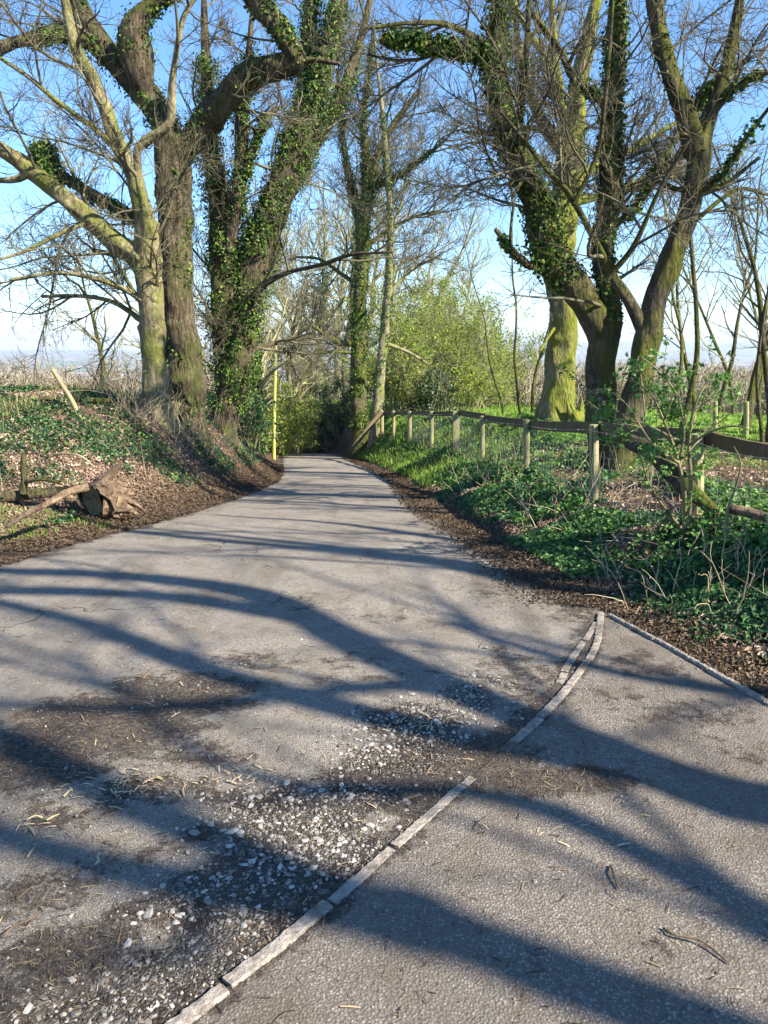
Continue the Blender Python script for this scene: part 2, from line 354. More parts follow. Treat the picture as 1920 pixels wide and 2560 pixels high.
M['drygrass'] = leaf_mat('dry_grass_blade', [(.20, .17, .08), (.32, .27, .13), (.45, .38, .20)], .7, .3, .2)
M['moss'] = leaf_mat('moss_tuft', [(.06, .10, .015), (.10, .15, .02), (.17, .21, .03)], .8, .2, .1)
M['chip'] = leaf_mat('wood_chip', [(.12, .08, .05), (.26, .18, .105), (.40, .30, .18), (.52, .41, .27)], .7, 0, .2)
M['needle'] = leaf_mat('brown_needle', [(.035, .024, .016), (.085, .055, .035), (.17, .115, .07), (.32, .235, .145)], .8, 0, .2)
def post_mat(name, a, b, alg):
    n = NT(name, .85, .2); f = n.noise(25, 6, .65, n.map((1, 1, .06)), .4); c = n.ramp(f, [(.3, a), (.7, b)])
    c = n.mix(n.math('MULTIPLY', n.step(n.noise(3, 4), .42, .6), .7), c, alg)
    cr = n.step(n.noise(40, 3, .5, n.map((1, 1, .03))), .36, .30); c = n.mix(n.math('MULTIPLY', cr, .8), c, tuple(x * .25 for x in a))
    return n.done(c, n.bump(f, .5, .01))
M['post'] = post_mat('weathered_post', (.20, .18, .09), (.36, .32, .18), (.24, .27, .08))
M['rail'] = post_mat('rail_board', (.07, .05, .032), (.15, .10, .06), (.10, .11, .04))
M['tanpost'] = post_mat('bare_post', (.20, .155, .085), (.36, .28, .17), (.40, .36, .18))
M['polemat'] = post_mat('algae_pole', (.24, .25, .07), (.40, .40, .13), (.30, .34, .07))
n = NT('fence_wire', .45, .5); n.b.inputs['Metallic'].default_value = .6; M['wire'] = n.done((.34, .33, .31))
n = NT('rotten_wood', .85, .2); f = n.noise(14, 7, .7, n.map((1, .35, 1)), 1.0)
M['rot'] = n.done(n.ramp(f, [(.3, (.03, .018, .012)), (.45, (.11, .075, .048)), (.6, (.22, .16, .10)), (.75, (.42, .34, .23))]), n.bump(f, .9, .03))
n = NT('sawn_end', .8, .2); f = n.vor(30, n.map((1, 1, 1)), 'Distance'); M['sawn'] = n.done(n.ramp(n.noise(9, 6, .7), [(.3, (.10, .07, .04)), (.6, (.22, .17, .09)), (.8, (.33, .27, .13))]), n.bump(f, .4, .01))
n = NT('concrete', .9, .2); f = n.noise(30, 6, .7); sp = n.noise(110, 3, .6)
M['conc'] = n.done(n.mix(n.step(n.noise(5, 5, .7), .5, .68), n.ramp(f, [(.3, (.14, .12, .10)), (.6, (.31, .275, .235)), (.8, (.44, .395, .34))]), (.10, .08, .06)), n.bump(n.math('ADD', f, sp), .8, .008))
n = NT('stone_chip', .7, .35); f = n.noise(50, 4, .6); c = n.ramp(n.attr('tint'), [(0, (.09, .08, .07)), (.4, (.20, .185, .165)), (.75, (.33, .31, .28)), (1, (.47, .445, .40))])
M['stone'] = n.done(n.mix(n.math('MULTIPLY', f, .4), c, (.25, .20, .15)), n.bump(f, .4, .004))

# ground
n = NT('ground_soil', .95, .1)
gr = n.attr('grass'); fa = n.attr('far'); br_ = n.attr('dark')
soil = n.ramp(n.noise(16, 8, .72), [(.3, (.035, .024, .017)), (.48, (.10, .066, .045)), (.62, (.20, .13, .09)), (.75, (.34, .24, .17))])
soil = n.mix(n.step(n.vor(34, None, 'Distance'), .42, .2), soil, n.mix(.5, soil, n.ramp(n.vor(34, None, 'Color'), [(0, (.12, .07, .05)), (.5, (.30, .19, .13)), (1, (.46, .32, .22))])))
soil = n.mix(br_, soil, n.mix(.85, soil, (.04, .028, .02)))
gcol = n.ramp(n.noise(5, 7, .7), [(.3, (.07, .13, .02)), (.5, (.15, .26, .04)), (.7, (.24, .34, .07))])
c = n.mix(gr, soil, gcol)
ps = n.n.new('ShaderNodeSeparateColor')
pat = n.vor(1 / 170., n.map((1, .55, 0)), 'Color'); n.l(pat, ps.inputs[0])
fld = n.ramp(ps.outputs[0], [(0, (.11, .09, .06)), (.3, (.34, .29, .18)), (.5, (.24, .28, .11)), (.62, (.14, .22, .07)), (.75, (.40, .31, .23)), (1, (.22, .18, .13))], 'CONSTANT')
wd = n.step(n.noise(1 / 130., 6, .6), .47, .53); fld = n.mix(wd, fld, n.ramp(n.noise(.12, 6, .8), [(.35, (.04, .036, .025)), (.65, (.10, .085, .055))]))
c = n.mix(fa, c, fld)
M['ground'] = n.done(c, n.bump(n.math('ADD', n.noise(30, 8, .75), n.math('MULTIPLY', n.vor(34), -.5)), .8, .03))

# tarmac
def tarmac(name, base, chip, dark, cscale, stain):
    n = NT(name, .88, .25)
    dirt = n.attr('dirt'); grv = n.attr('gravel')
    fine = n.noise(cscale * 1.3, 6, .75); v = n.vor(cscale, None, 'Distance'); vc = n.vor(cscale, None, 'Color')
    sc_ = n.n.new('ShaderNodeSeparateColor'); n.l(vc, sc_.inputs[0])
    agg = n.ramp(sc_.outputs[0], [(0, tuple(x * .55 for x in base)), (.55, base), (.85, chip), (1, tuple(min(1, x * 1.35) for x in chip))])
    agg = n.mix(n.step(v, .34, .62), agg, tuple(x * .45 for x in base))
    c = n.mix(.42, agg, base)
    c = n.mix(n.math('MULTIPLY', n.step(n.noise(.9, 6, .65), .42, .66), .55), c, tuple(x * .62 for x in base))
    c = n.mix(n.math('MULTIPLY', n.step(n.noise(2.7, 7, .7, None, .6), .46, .66), .6), c, stain)
    c = n.mix(n.math('MULTIPLY', n.step(n.noise(11, 8, .8), .52, .66), .5), c, tuple(x * .8 for x in stain))
    c = n.mix(n.math('MULTIPLY', n.step(n.noise(150, 3, .6), .62, .70), .6), c, chip)
    wv2 = n.n.new('ShaderNodeVectorMath'); wv2.operation = 'MULTIPLY_ADD'; tx = n.n.new('ShaderNodeTexNoise'); tx.inputs['Scale'].default_value = 3.0; tx.inputs['Detail'].default_value = 5; n.l(n.pos, tx.inputs['Vector']); n.l(tx.outputs['Color'], wv2.inputs[0]); wv2.inputs[1].default_value = (.5, .5, .5); n.l(n.pos, wv2.inputs[2])
    ck = n.math('MULTIPLY', n.step(n.vor(.75, wv2.outputs[0], 'Distance', 'DISTANCE_TO_EDGE'), .010, .002), n.step(n.noise(.8, 3), .5, .6)); c = n.mix(n.math('MULTIPLY', ck, .75), c, (.03, .025, .02))
    ln = n.noise(1.0, 6, .65, n.map((2.6, .30, 1))); c = n.mix(n.math('MULTIPLY', n.step(ln, .50, .68), .55), c, tuple(x * .75 for x in stain))
    c = n.mix(n.math('MULTIPLY', n.step(n.noise(38, 6, .8), .56, .66), .6), c, (.10, .075, .05))
    # dirt: mask attribute broken up by noise
    dm = n.math('ADD', dirt, n.math('MULTIPLY', n.math('SUBTRACT', n.noise(7, 9, .82), .5), 2.4)); dk = n.step(dm, .42, .68)
    dc = n.ramp(n.noise(70, 6, .75), [(.3, (.014, .011, .009)), (.5, (.038, .029, .023)), (.62, (.085, .066, .05)), (.75, (.24, .18, .13))])
    c = n.mix(n.math('MULTIPLY', dk, n.math('ADD', .70, n.math('MULTIPLY', n.step(n.noise(45, 6, .8), .42, .6), .3))), c, dc)
    gm = n.math('ADD', grv, n.math('MULTIPLY', n.math('SUBTRACT', n.noise(5, 6, .7), .5), .9)); gk = n.step(gm, .4, .65)
    wv = n.n.new('ShaderNodeVectorMath'); wv.operation = 'MULTIPLY_ADD'; n.l(n.n.new('ShaderNodeTexNoise').outputs['Color'], wv.inputs[0]); wv.inputs[1].default_value = (.01, .01, .01); n.l(n.pos, wv.inputs[2])
    cell = n.math('SUBTRACT', .55, n.math('MULTIPLY', n.vor(70, wv.outputs[0], 'Distance', 'DISTANCE_TO_EDGE'), 1.6)); ccol = n.vor(70, wv.outputs[0], 'Color'); s2 = n.n.new('ShaderNodeSeparateColor'); n.l(ccol, s2.inputs[0])
    stone = n.ramp(s2.outputs[1], [(0, (.03, .025, .02)), (.6, (.05, .042, .034)), (.72, (.16, .145, .125)), (1, (.30, .28, .25))])
    gc = n.mix(n.step(cell, .52, .36), (.02, .016, .013), stone)
    c = n.mix(n.math('MULTIPLY', gk, .7), c, gc)
    h = n.math('ADD', n.math('MULTIPLY', v, -.8), n.math('ADD', fine, n.math('MULTIPLY', n.math('MULTIPLY', cell, gk), -2.2)))
    return n.done(c, n.bump(h, 1.0, .008))
M['road'] = tarmac('worn_tarmac', (.315, .28, .235), (.50, .455, .395), (.05, .05, .05), 150, (.17, .14, .105))
M['pave'] = tarmac('coarse_tarmac', (.235, .205, .172), (.42, .375, .32), (.05, .045, .04), 120, (.14, .11, .08))

# ------------------------------------------------------------------ ground sheet
def axis(lo, hi, near0, near1, d0, grow):
    a = [near0]; 
    while a[-1] < near1: a.append(a[-1] + d0)
    d = d0
    while a[-1] < hi: d *= grow; a.append(a[-1] + d)
    d = d0; b = [near0]
    while b[-1] > lo: d *= grow; b.append(b[-1] - d)
    return np.array(b[::-1][:-1] + a)
gx = axis(-17000, 17000, -7.5, 7.5, .07, 1.06); gy = axis(-60, 17000, 1.2, 24, .09, 1.035)
X, Y = np.meshgrid(gx, gy); Z = G(X, Y)
nx, ny = len(gx), len(gy)
def gridq(nx, ny):
    i = np.arange(ny - 1)[:, None] * nx; j = np.arange(nx - 1)[None]; return np.stack([i + j, i + j + 1, i + nx + j + 1, i + nx + j], -1).reshape(-1, 4)
dist = np.hypot(X, Y)
grassm = sstep(1.2, 1.7, X - xr(Y)) * sstep(11, 13, Y + .1 * np.maximum(X - 5, 0)) * sstep(.28, .5, fbm(X, Y, .8, 4, 77.) + sstep(15, 24, Y) * .5 + .08)
grassm = np.maximum(grassm, sstep(3.2, 5.0, xl(Y) - X) * sstep(.35, .55, fbm(X, Y, .6, 4, 71.)) * sstep(6, 12, Y) * .7)
farm = sstep(70, 110, dist)
darkm = np.maximum(sstep(.9, .1, np.abs(X - xr(Y) - .35)) * .8, sstep(.8, .1, np.abs(xl(Y) - X - .2)) * .8) * (farm < .5)
MB().add(np.stack([X, Y, Z], -1), gridq(nx, ny)).build('ground', M['ground'], attrs={'grass': grassm.ravel(), 'far': farm.ravel(), 'dark': darkm.ravel()})
tag(bpy.data.objects['ground'], 'leafy banks, fields and distant plain around the lane', 'ground', kind='structure')

# ------------------------------------------------------------------ road and pavement
def blob(x, y, lst):
    m = np.zeros_like(x)
    for (px, py, rx, ry, s) in lst:
        cx, cy = GP(px, py); d = np.hypot((x - cx) / rx, (y - cy) / ry); m = np.maximum(m, s * np.clip(1.35 - d, 0, 1))
    return m
DIRT = [(560, 1420, .35, .25, .55), (860, 1330, .4, .3, .5), (640, 1290, .4, .3, .45), (330, 1700, .4, .14, .7), (560, 1730, .3, .12, .7), (150, 1760, .3, .12, .6), (160, 2060, .3, .16, .8), (330, 1980, .25, .12, .7), (940, 1720, .3, .16, .9), (230, 1560, .55, .42, 1), (380, 1500, .5, .35, .9), (90, 1640, .4, .3, .9), (60, 1950, .3, .2, .6), (60, 2150, .28, .16, .7), (430, 1630, .35, .2, .6),
        (980, 1640, .35, .25, .9), (900, 1560, .35, .3, .6), (830, 1700, .3, .25, .8), (1060, 1640, .3, .25, .9), (1190, 1690, .35, .12, .8), (1130, 1450, .35, .5, .6), (1100, 1250, .5, .7, .5), (700, 1780, .3, .2, .5),
        (740, 1690, .35, .15, .6), (470, 1800, .25, .12, .6), (640, 2000, .12, .1, .9), (1230, 1560, .15, .3, .6), (250, 1850, .35, .15, .5), (760, 1440, .5, .4, .45)]
GRAV = [(200, 2200, .2, .1, .7), (780, 1720, .22, .16, .7), (450, 1930, .25, .15, .8), (640, 1760, .33, .22, 1), (720, 1850, .25, .16, 1), (580, 1880, .28, .16, 1), (500, 1990, .22, .13, 1), (400, 2090, .2, .11, 1), (290, 2190, .22, .1, 1), (330, 2140, .2, .1, .8), (900, 1560, .28, .24, .9), (850, 1640, .3, .2, .8), (1010, 1500, .25, .3, .6)]
def road_mesh(name, mat, ys, left, right, nt_, dz, extra_d):
    t = np.linspace(0, 1, nt_); Lx = left(ys); Rx = right(ys)
    X = Lx[:, None] * (1 - t) + Rx[:, None] * t; Y = np.repeat(ys[:, None], nt_, 1); Z = ROAD(X, Y) + dz
    d = blob(X, Y, DIRT); g = blob(X, Y, GRAV)
    if extra_d:
        e = np.maximum(sstep(.75, .0, right(ys)[:, None] - X) * (Y > 4.4), sstep(.35, 0, X - left(ys)[:, None])) * .75; d = np.maximum(d, e)
        d = np.maximum(d, sstep(.30, .02, xe(Y) - X) * (Y < 4.4) * .8)
    else:
        d = blob(X, Y, [(1190, 1690, .45, .14, .9), (1060, 1640, .3, .2, .8), (1390, 1430, .4, .35, .55), (1500, 1540, .5, .22, .6), (1330, 1500, .3, .3, .5), (1600, 1620, .4, .2, .45), (1450, 2060, .2, .08, .4)]); g = g * 0
        d = np.maximum(d, sstep(.16, .0, np.minimum(X - left(ys)[:, None], right(ys)[:, None] - X)) * .7)
    return MB().add(np.stack([X, Y, Z], -1), gridq(nt_, len(ys))).build(name, mat, attrs={'dirt': d.ravel(), 'gravel': g.ravel()})
ys = np.concatenate([np.arange(-40, 1, .5), np.arange(1, 9, .03), np.arange(9, 30, .12), np.arange(30, 100, .4)])
jl = lambda y: (fbm(y, y * 0, 2.5, 4, 90.) - .5) * .22 * sstep(3, 5, y)
tag(road_mesh('road', M['road'], ys, lambda y: xl(y) + jl(y), lambda y: np.where(y < 4.6, xe(y), xr_(y)) + .03 + jl(y + 50) * .8, 150, 0, True), 'worn grey tarmac lane running downhill between the trees', 'road', kind='structure')
ys = np.concatenate([np.arange(-30, 1, .5), np.arange(1, 4.62, .03)])
tag(road_mesh('pavement', M['pave'], ys, lambda y: xe(y) + .0, lambda y: xo(y) + .0, 90, .006, False), 'coarse brownish tarmac strip right of the broken concrete edging', 'pavement', kind='structure')
def edging(name, pts, breaks, wdt, hgt, label, seed):
    g = np.random.default_rng(seed); mb = MB(); K = spline([(x, y, 0, .02) for x, y in pts], .02)[:, :2]
    s = np.concatenate([[0], np.cumsum(np.linalg.norm(np.diff(K, axis=0), axis=1))]); cuts = [0]
    while cuts[-1] < s[-1]: cuts.append(cuts[-1] + g.uniform(.28, .5))
    for a, b in zip(cuts[:-1], cuts[1:]):
        ss = np.arange(a + .004, min(b, s[-1]) - .004, .012)
        x = np.interp(ss, s, K[:, 0]); y = np.interp(ss, s, K[:, 1])
        for bx, by, r in breaks: kk = (x - bx) ** 2 + (y - by) ** 2 > r * r; x, y, ss = x[kk], y[kk], ss[kk]
        if len(ss) < 5: continue
        jmp = int(np.argmax(np.diff(ss))) + 1
        if np.diff(ss).max() > .02: sl_ = slice(jmp, None) if len(ss) - jmp > jmp else slice(0, jmp); x, y, ss = x[sl_], y[sl_], ss[sl_]
        if len(ss) < 5: continue
        T = norm(np.gradient(np.stack([x, y], -1), axis=0)); Nn = np.stack([T[:, 1], -T[:, 0]], -1); off = g.normal(0, .004)
        z = zr(y) + .004; h = hgt * g.uniform(.7, 1.25)
        prof = [(-1, -.05), (-.98, .75), (-.8, .98), (0, 1.05), (.8, .98), (.98, .75), (1, -.05)]; rows = []
        ww = wdt * g.uniform(.9, 1.1)
        for (c, hh) in prof:
            jj = g.normal(0, .0013, len(ss)); jz = g.normal(0, .0009, len(ss)) * (hh > .5)
            rows.append(np.stack([x + Nn[:, 0] * (c * ww / 2 + off + jj), y + Nn[:, 1] * (c * ww / 2 + off + jj), z + hh * h + jz], -1))
        V = np.stack(rows, 1); m = len(ss); k = len(prof); Q = gridq(k, m); mb.add(V.reshape(-1, 3), Q, [[0, i + 1, i] for i in range(1, k - 1)] + [[(m - 1) * k, (m - 1) * k + i, (m - 1) * k + i + 1] for i in range(1, k - 1)])
    return tag(mb.build(name, M['conc'], smooth=False), label, 'kerb', kind='structure')
EP = list(zip(XE_X, XE_Y))[2:]
edging('kerb', EP, [(*GP(1052, 1655), .12)], .039, .010, 'broken pale concrete edging curving across the tarmac', 3)
edging('kerb', [(1.40, 4.52), (1.50, 4.2), (1.62, 3.75), (1.78, 3.2), (2.0, 2.6), (2.35, 1.5)], [], .028, .016, 'straight concrete edging beside the ivy verge', 5)
edging('kerb', [GP(1288, 1335), GP(1262, 1378), GP(1235, 1420), GP(1205, 1475)], [], .036, .004, 'short worn strip of old edging beside the curved one', 8)

# ------------------------------------------------------------------ trees
def limb(pts, Y0, step=.09, jit=0.0):
    """pts rows (px, py, width[, dY]) in picture units, at depth Y0+dY"""
    if isinstance(pts, np.ndarray): return spline(pts, step)
    C = []
    for p in pts:
        Yd = Y0 + (p[3] if len(p) > 3 else 0); q = P(p[0], p[1], Yd); C.append([*q, p[2] * pxm(Yd) / 2])
    return spline(C, step)
def ivy_on(mb, K, dens, size, thick, g, t0=0., t1=1., patch=.0, tmpl=IVY):
    """dens leaves per metre of limb"""
    s = np.concatenate([[0], np.cumsum(np.linalg.norm(np.diff(K[:, :3], axis=0), axis=1))]); L = s[-1]
    N = int(dens * 3.3 * L * (t1 - t0)); 
    if N < 1: return
    t = (t0 + (t1 - t0) * g.random(N)) * L; c = np.stack([np.interp(t, s, K[:, i]) for i in range(4)], -1)
    T = norm(np.stack([np.interp(t, s, np.gradient(K[:, i])) for i in range(3)], -1))
    a = norm(np.cross(T, g.normal(size=(N, 3)))); r = c[:, 3] * .97 + thick * .78 * g.random(N) ** 2
    ang = np.arctan2(a[:, 1], a[:, 0]); keep = fbm(t * 1.7 + K[0, 0], ang * 1.1 + 9, 1.3, 2) > patch
    C = c[:, :3] + a * r[:, None]; C += g.normal(size=C.shape) * thick * .15
    leafset(mb, *tmpl, C[keep], a[keep] + np.array([0, 0, .4]), size * g.uniform(.6, 1.3, keep.sum()), g, tilt=.6)
def vines(mb, K, n, g, r=.012):
    s = np.linspace(0, len(K) - 1, 40).astype(int); k = K[s]; T = norm(np.gradient(k[:, :3], axis=0)); U = norm(np.cross(T, [0.2, 1, .1])); W = np.cross(T, U)
    for i in range(n):
        a = g.uniform(0, 6.3) + np.cumsum(g.normal(0, .22, 40)); p = k[:, :3] + (k[:, 3] * 1.03)[:, None] * (U * np.cos(a)[:, None] + W * np.sin(a)[:, None])
        tubes(mb, p, np.full(40, r * g.uniform(.5, 1.4)), 5)
NSPREAD = {'twigs': 0}
DEN1, DEN2, DEN3 = 1.45, 1.9, 2.2
def tree(label, Y0, trunk, limbs, bark, g_seed, name='broadleaf_tree', cat='tree', l1=(1.5, 1.6, 55, .035), l2=(4.0, .75, 42, .012), l3=(6.5, .34, 40, .0055),
         twig='twig', ivy=None, step=.06, sides=28, flare=.5, rough=.11, base=None, group=None, extra=(), trunk_t0=.45, wig=.16, trop=.10, l4=None, leafy=None, min_r=0, bias=None, vine=0):
    """trunk / limbs in picture units. extra: ready-made world paths used as more limbs. ivy: list of (limb index or -1 trunk, dens, size, thick, t0, t1, patch)"""
    g = np.random.default_rng(g_seed)
    Kt = limb(trunk, Y0, step); b = Kt[0].copy()
    zg = float(G(b[0], b[1])); 
    # carry the trunk down into the ground
    if b[2] > zg - .15:
        low = b.copy(); low[2] = zg - .25; low[3] *= 1.1; Kt = np.concatenate([low[None], Kt])
    root = thing(name, (b[0], b[1], zg), label, cat, group)
    mb = MB(); trunk_mesh(mb, Kt, sides, flare, rough, g_seed); mb.build('trunk', M[bark], root)
    Ks = [limb(l, Y0, step) for l in limbs] + [np.asarray(e) for e in extra]
    for i, K in enumerate(Ks):
        m = MB(); trunk_mesh(m, K, max(8, int(sides * .75)), 0, rough, g_seed * 31 + i); m.build('limb', M[bark], root)
    src = [Kt[int(len(Kt) * trunk_t0):]] + Ks
    A = sprout(src, l1[0] * DEN1, l1[1] * 1.6, l1[2], l1[3], 7, wig, trop, .08, g, bias=bias)
    B = sprout(A, l2[0] * DEN2, l2[1] * 1.15, l2[2], l2[3], 5, wig * 1.2, trop, .12, g)
    thin = [resample_paths(K, 8)[None] for K in src]
    B2 = sprout(np.concatenate(thin), l2[0] * .16, l2[1], 60, l2[3], 5, wig * 1.2, trop, .15, g)
    B = np.concatenate([B, B2]); Cc = sprout(B, l3[0] * DEN3, l3[1] * 1.15, l3[2], l3[3], 4, wig * 1.3, trop * 1.5, .1, g)
    if min_r:
        for q in (A, B, Cc): q[..., 3] = np.maximum(q[..., 3], min_r)
    m = MB(); tubes(m, A[..., :3], A[..., 3], 5); tubes(m, B[..., :3], B[..., 3], 3); tubes(m, Cc[..., :3], np.maximum(Cc[..., 3], .003), 3)
    NSPREAD['twigs'] += len(Cc); m.build('crown', M[twig], root)
    if ivy:
        m = MB(); mv = MB()
        for (i, dens, size, thick, t0, t1, pat) in ivy:
            K = Kt if i < 0 else Ks[i]; ivy_on(m, K, dens, size, thick, g, t0, t1, pat, IVY if size > .04 and Y0 < 16 else LEAF)
            if vine: vines(mv, K[int(len(K) * t0):max(int(len(K) * t1), int(len(K) * t0) + 3)], vine, g)
        m.build('ivy', M['ivy'], root)
        if vine: mv.build('ivy_stem', M['bark_brown'], root)
    if leafy:
        m = MB(); n_ = int(leafy[0]); k = g.integers(0, len(Cc), n_); f = g.integers(1, 5, n_); leafset(m, *LEAF, Cc[k, f, :3] + g.normal(size=(n_, 3)) * .03, g.normal(size=(n_, 3)), leafy[1] * g.uniform(.5, 1.3, n_), g, tilt=1)
        m.build('foliage', M[leafy[2]], root)
    return root

# T1 pale sycamore on the left bank
tree('pale smooth tree on the left bank with one long bough reaching out to the left', 13.5,
     [(338, 905, 62), (336, 860, 58), (332, 780, 52), (330, 700, 50), (327, 640, 52), (322, 580, 54), (320, 520, 50), (318, 480, 46)],
     [[(322, 590, 44), (300, 560, 42), (240, 515, 38), (180, 460, 35), (110, 402, 32), (50, 355, 30), (0, 322, 28, -.3), (-90, 262, 16, -.6), (-180, 230, 10, -.8)],
      [(62, 372, 14), (40, 385, 12), (0, 390, 10), (-60, 380, 7)],
      [(318, 500, 42), (302, 420, 34), (280, 360, 32, .1), (245, 290, 30, .2), (225, 230, 27, .3), (200, 170, 24, .3), (165, 110, 21, .3), (150, 50, 18, .3), (130, -40, 14, .2), (110, -120, 9, .2)],
      [(322, 510, 26, -.1), (310, 440, 17, -.3), (297, 360, 15, -.4), (298, 322, 16, -.5), (320, 302, 18, -.5), (368, 262, 15, -.6), (372, 180, 13, -.7), (385, 90, 11, -.8), (400, 30, 10, -.9), (440, -30, 7, -1)],
      [(315, 650, 14), (270, 625, 10, -.2), (200, 600, 9, -.5), (120, 590, 7, -.6), (20, 605, 5, -.8)],
      [(318, 700, 12), (250, 655, 9, .4), (180, 640, 8, .8), (90, 640, 6, 1)],
      [(240, 310, 12), (200, 275, 10, -.2), (120, 215, 9, -.5), (60, 165, 8, -.6), (0, 125, 6, -.8)],
      [(200, 475, 10), (140, 500, 9, -.3), (60, 540, 7, -.6), (0, 560, 5, -.8)]],
     'bark_pale', 101, l1=(1.3, 1.7, 55, .03), l2=(4.5, .8, 45, .011), trop=.06, ivy=[(-1, 60, .05, .06, 0, .25, .5)], bias=(-.5, -.2, 0.2))
# T2 brown oak-like tree
tree('big brown tree with ragged ivy and a heavy bough bent over the lane', 14.8,
     [(405, 960, 88), (402, 900, 80), (397, 820, 80), (390, 700, 72), (383, 600, 68), (380, 500, 66), (378, 400, 66), (378, 340, 70), (382, 300, 74)],
     [[(372, 320, 54), (350, 255, 50, .1), (315, 205, 46, .2), (270, 160, 42, .3), (235, 115, 38, .4), (205, 70, 34, .4), (175, 20, 30, .5), (140, -60, 26, .5)],
      [(235, 130, 30, .4), (190, 90, 28, .3), (130, 75, 26, 0), (60, 85, 20, -.3), (0, 102, 18, -.6), (-60, 130, 14, -.8)],
      [(318, 215, 40, .2), (300, 160, 56, .1), (292, 110, 66, .1), (290, 60, 52, 0), (330, 10, 30, 0), (390, -20, 20, 0)],
      [(392, 330, 54), (440, 270, 52, -.1), (480, 220, 50, -.3), (530, 168, 50, -.5), (590, 148, 48, -.7), (640, 132, 44, -.8), (622, 90, 40, -.9), (598, 50, 38, -1), (565, 15, 40, -1), (525, -50, 42, -1.1)],
      [(640, 135, 20, -.8), (680, 130, 10, -.9), (735, 138, 8, -1)],
      [(380, 520, 22), (330, 500, 22, .4), (250, 450, 22, .8), (150, 390, 20, 1), (110, 375, 22, 1), (95, 345, 34, 1), (90, 310, 26, 1)],
      [(385, 640, 12), (340, 600, 14, .5), (280, 560, 12, 1), (200, 540, 8, 1.4)]],
     'bark_brown', 102, rough=.14, flare=.35, l1=(.9, 1.5, 60, .028), vine=4,
     ivy=[(-1, 190, .06, .07, 0, .9, .52), (0, 300, .05, .17, .05, 1, .5), (1, 340, .05, .18, 0, .6, .45), (2, 260, .05, .14, .3, 1, .5), (3, 260, .05, .16, 0, .75, .54), (3, 260, .06, .1, .75, 1, .5), (5, 260, .06, .1, .3, .8, .4), (5, 900, .06, .2, .8, 1, .2)])
# T3 ivy-clad leaning double tree
tree('ivy smothered tree leaning right over the lane from the left bank', 18.0,
     [(480, 945, 52), (490, 880, 58), (512, 800, 62), (528, 700, 60), (545, 600, 60), (572, 500, 60), (605, 410, 56), (640, 310, 54), (675, 210, 46), (705, 120, 40), (730, 0, 34), (745, -80, 28)],
     [[(497, 850, 56), (495, 740, 62), (490, 640, 60), (484, 540, 54), (474, 440, 46), (458, 330, 32), (450, 230, 24), (444, 110, 16), (440, -20, 10)],
      [(492, 540, 26, -.2), (512, 440, 26, -.4), (522, 340, 24, -.5), (522, 250, 22, -.6), (535, 150, 14, -.7), (545, 20, 8, -.8)],
      [(612, 430, 36, .2), (655, 350, 32, .3), (700, 270, 28, .4), (745, 190, 22, .4), (775, 100, 16, .5), (800, 0, 10, .5)],
      [(660, 250, 30, .2), (662, 160, 30, .3), (668, 60, 28, .3), (675, -40, 24, .3)],
      [(560, 620, 14, -.2), (620, 590, 9, -1), (700, 570, 8, -2), (760, 550, 7, -2.6), (850, 545, 4, -3)],
      [(530, 760, 12, 0), (600, 740, 10, 1), (680, 725, 9, 2)],
      [(530, 380, 16, -.5), (560, 280, 12, -.6), (600, 230, 9, -.6)]],
     'bark_brown', 103, l1=(1.5, 1.6, 55, .03), l3=(6, .38, 40, .007), min_r=.0045, vine=3,
     ivy=[(-1, 900, .066, .27, .08, .92, .42), (0, 800, .066, .25, .05, .85, .44), (1, 420, .062, .2, .15, .9, .45), (2, 420, .062, .22, .1, .8, .42), (3, 460, .062, .2, .05, .9, .42), (6, 300, .08, .12, 0, .8, .4)])
# T4, T5 centre
tree('slim upright tree with ivy sleeve standing where the fence ends', 34.0,
     [(778, 935, 40), (774, 850, 36), (776, 750, 32), (777, 650, 30), (782, 560, 28), (785, 480, 28), (798, 400, 22), (818, 330, 16), (850, 270, 12), (905, 195, 8)],
     [[(784, 500, 20), (765, 430, 16, .3), (748, 350, 12, .5), (735, 250, 8, .8), (728, 150, 5, 1)],
      [(790, 450, 18), (790, 350, 15, -.3), (785, 260, 12, -.5), (798, 160, 9, -.6), (806, 60, 6, -.6)],
      [(798, 410, 14), (860, 380, 12, -.5), (915, 340, 9, -.8), (965, 300, 6, -1)],
      [(775, 740, 12), (735, 740, 11, -.5), (690, 715, 8, -1), (655, 680, 6, -1.5)],
      [(778, 620, 9), (735, 590, 8, .5), (690, 560, 6, 1), (640, 555, 4, 1.5)],
      [(780, 540, 9), (835, 500, 8, .5), (890, 470, 6, 1), (950, 455, 4, 1.5)]],
     'bark_grey', 104, step=.16, sides=12, l1=(1.5, 2.4, 50, .035), l2=(2.8, 1.2, 40, .016), l3=(3.8, .6, 40, .009), min_r=.007, bias=(0, 0, .3),
     ivy=[(-1, 260, .09, .24, .05, .8, .44), (0, 200, .09, .16, 0, .8, .42), (1, 200, .09, .16, 0, .9, .42), (2, 200, .09, .16, 0, .8, .42)])
tree('bare pale trunk just right of the slim ivy sleeved tree', 32.5,
     [(812, 905, 23), (822, 800, 20), (832, 700, 18), (840, 600, 15), (843, 500, 13), (840, 420, 11), (832, 320, 11), (824, 220, 8), (812, 120, 5), (806, 40, 3)],
     [[(836, 640, 8), (880, 590, 7, .5), (930, 560, 5, 1)], [(842, 500, 8), (870, 430, 6, .5), (880, 350, 4, 1)], [(828, 740, 9), (880, 760, 7, .4), (930, 790, 5, .8)]],
     'bark_far', 105, step=.16, sides=10, ivy=[(-1, 120, .09, .12, .05, .8, .5)], l1=(1.5, 2.0, 50, .03), l2=(2.6, 1.1, 40, .014), l3=(3.2, .6, 40, .009), min_r=.007)
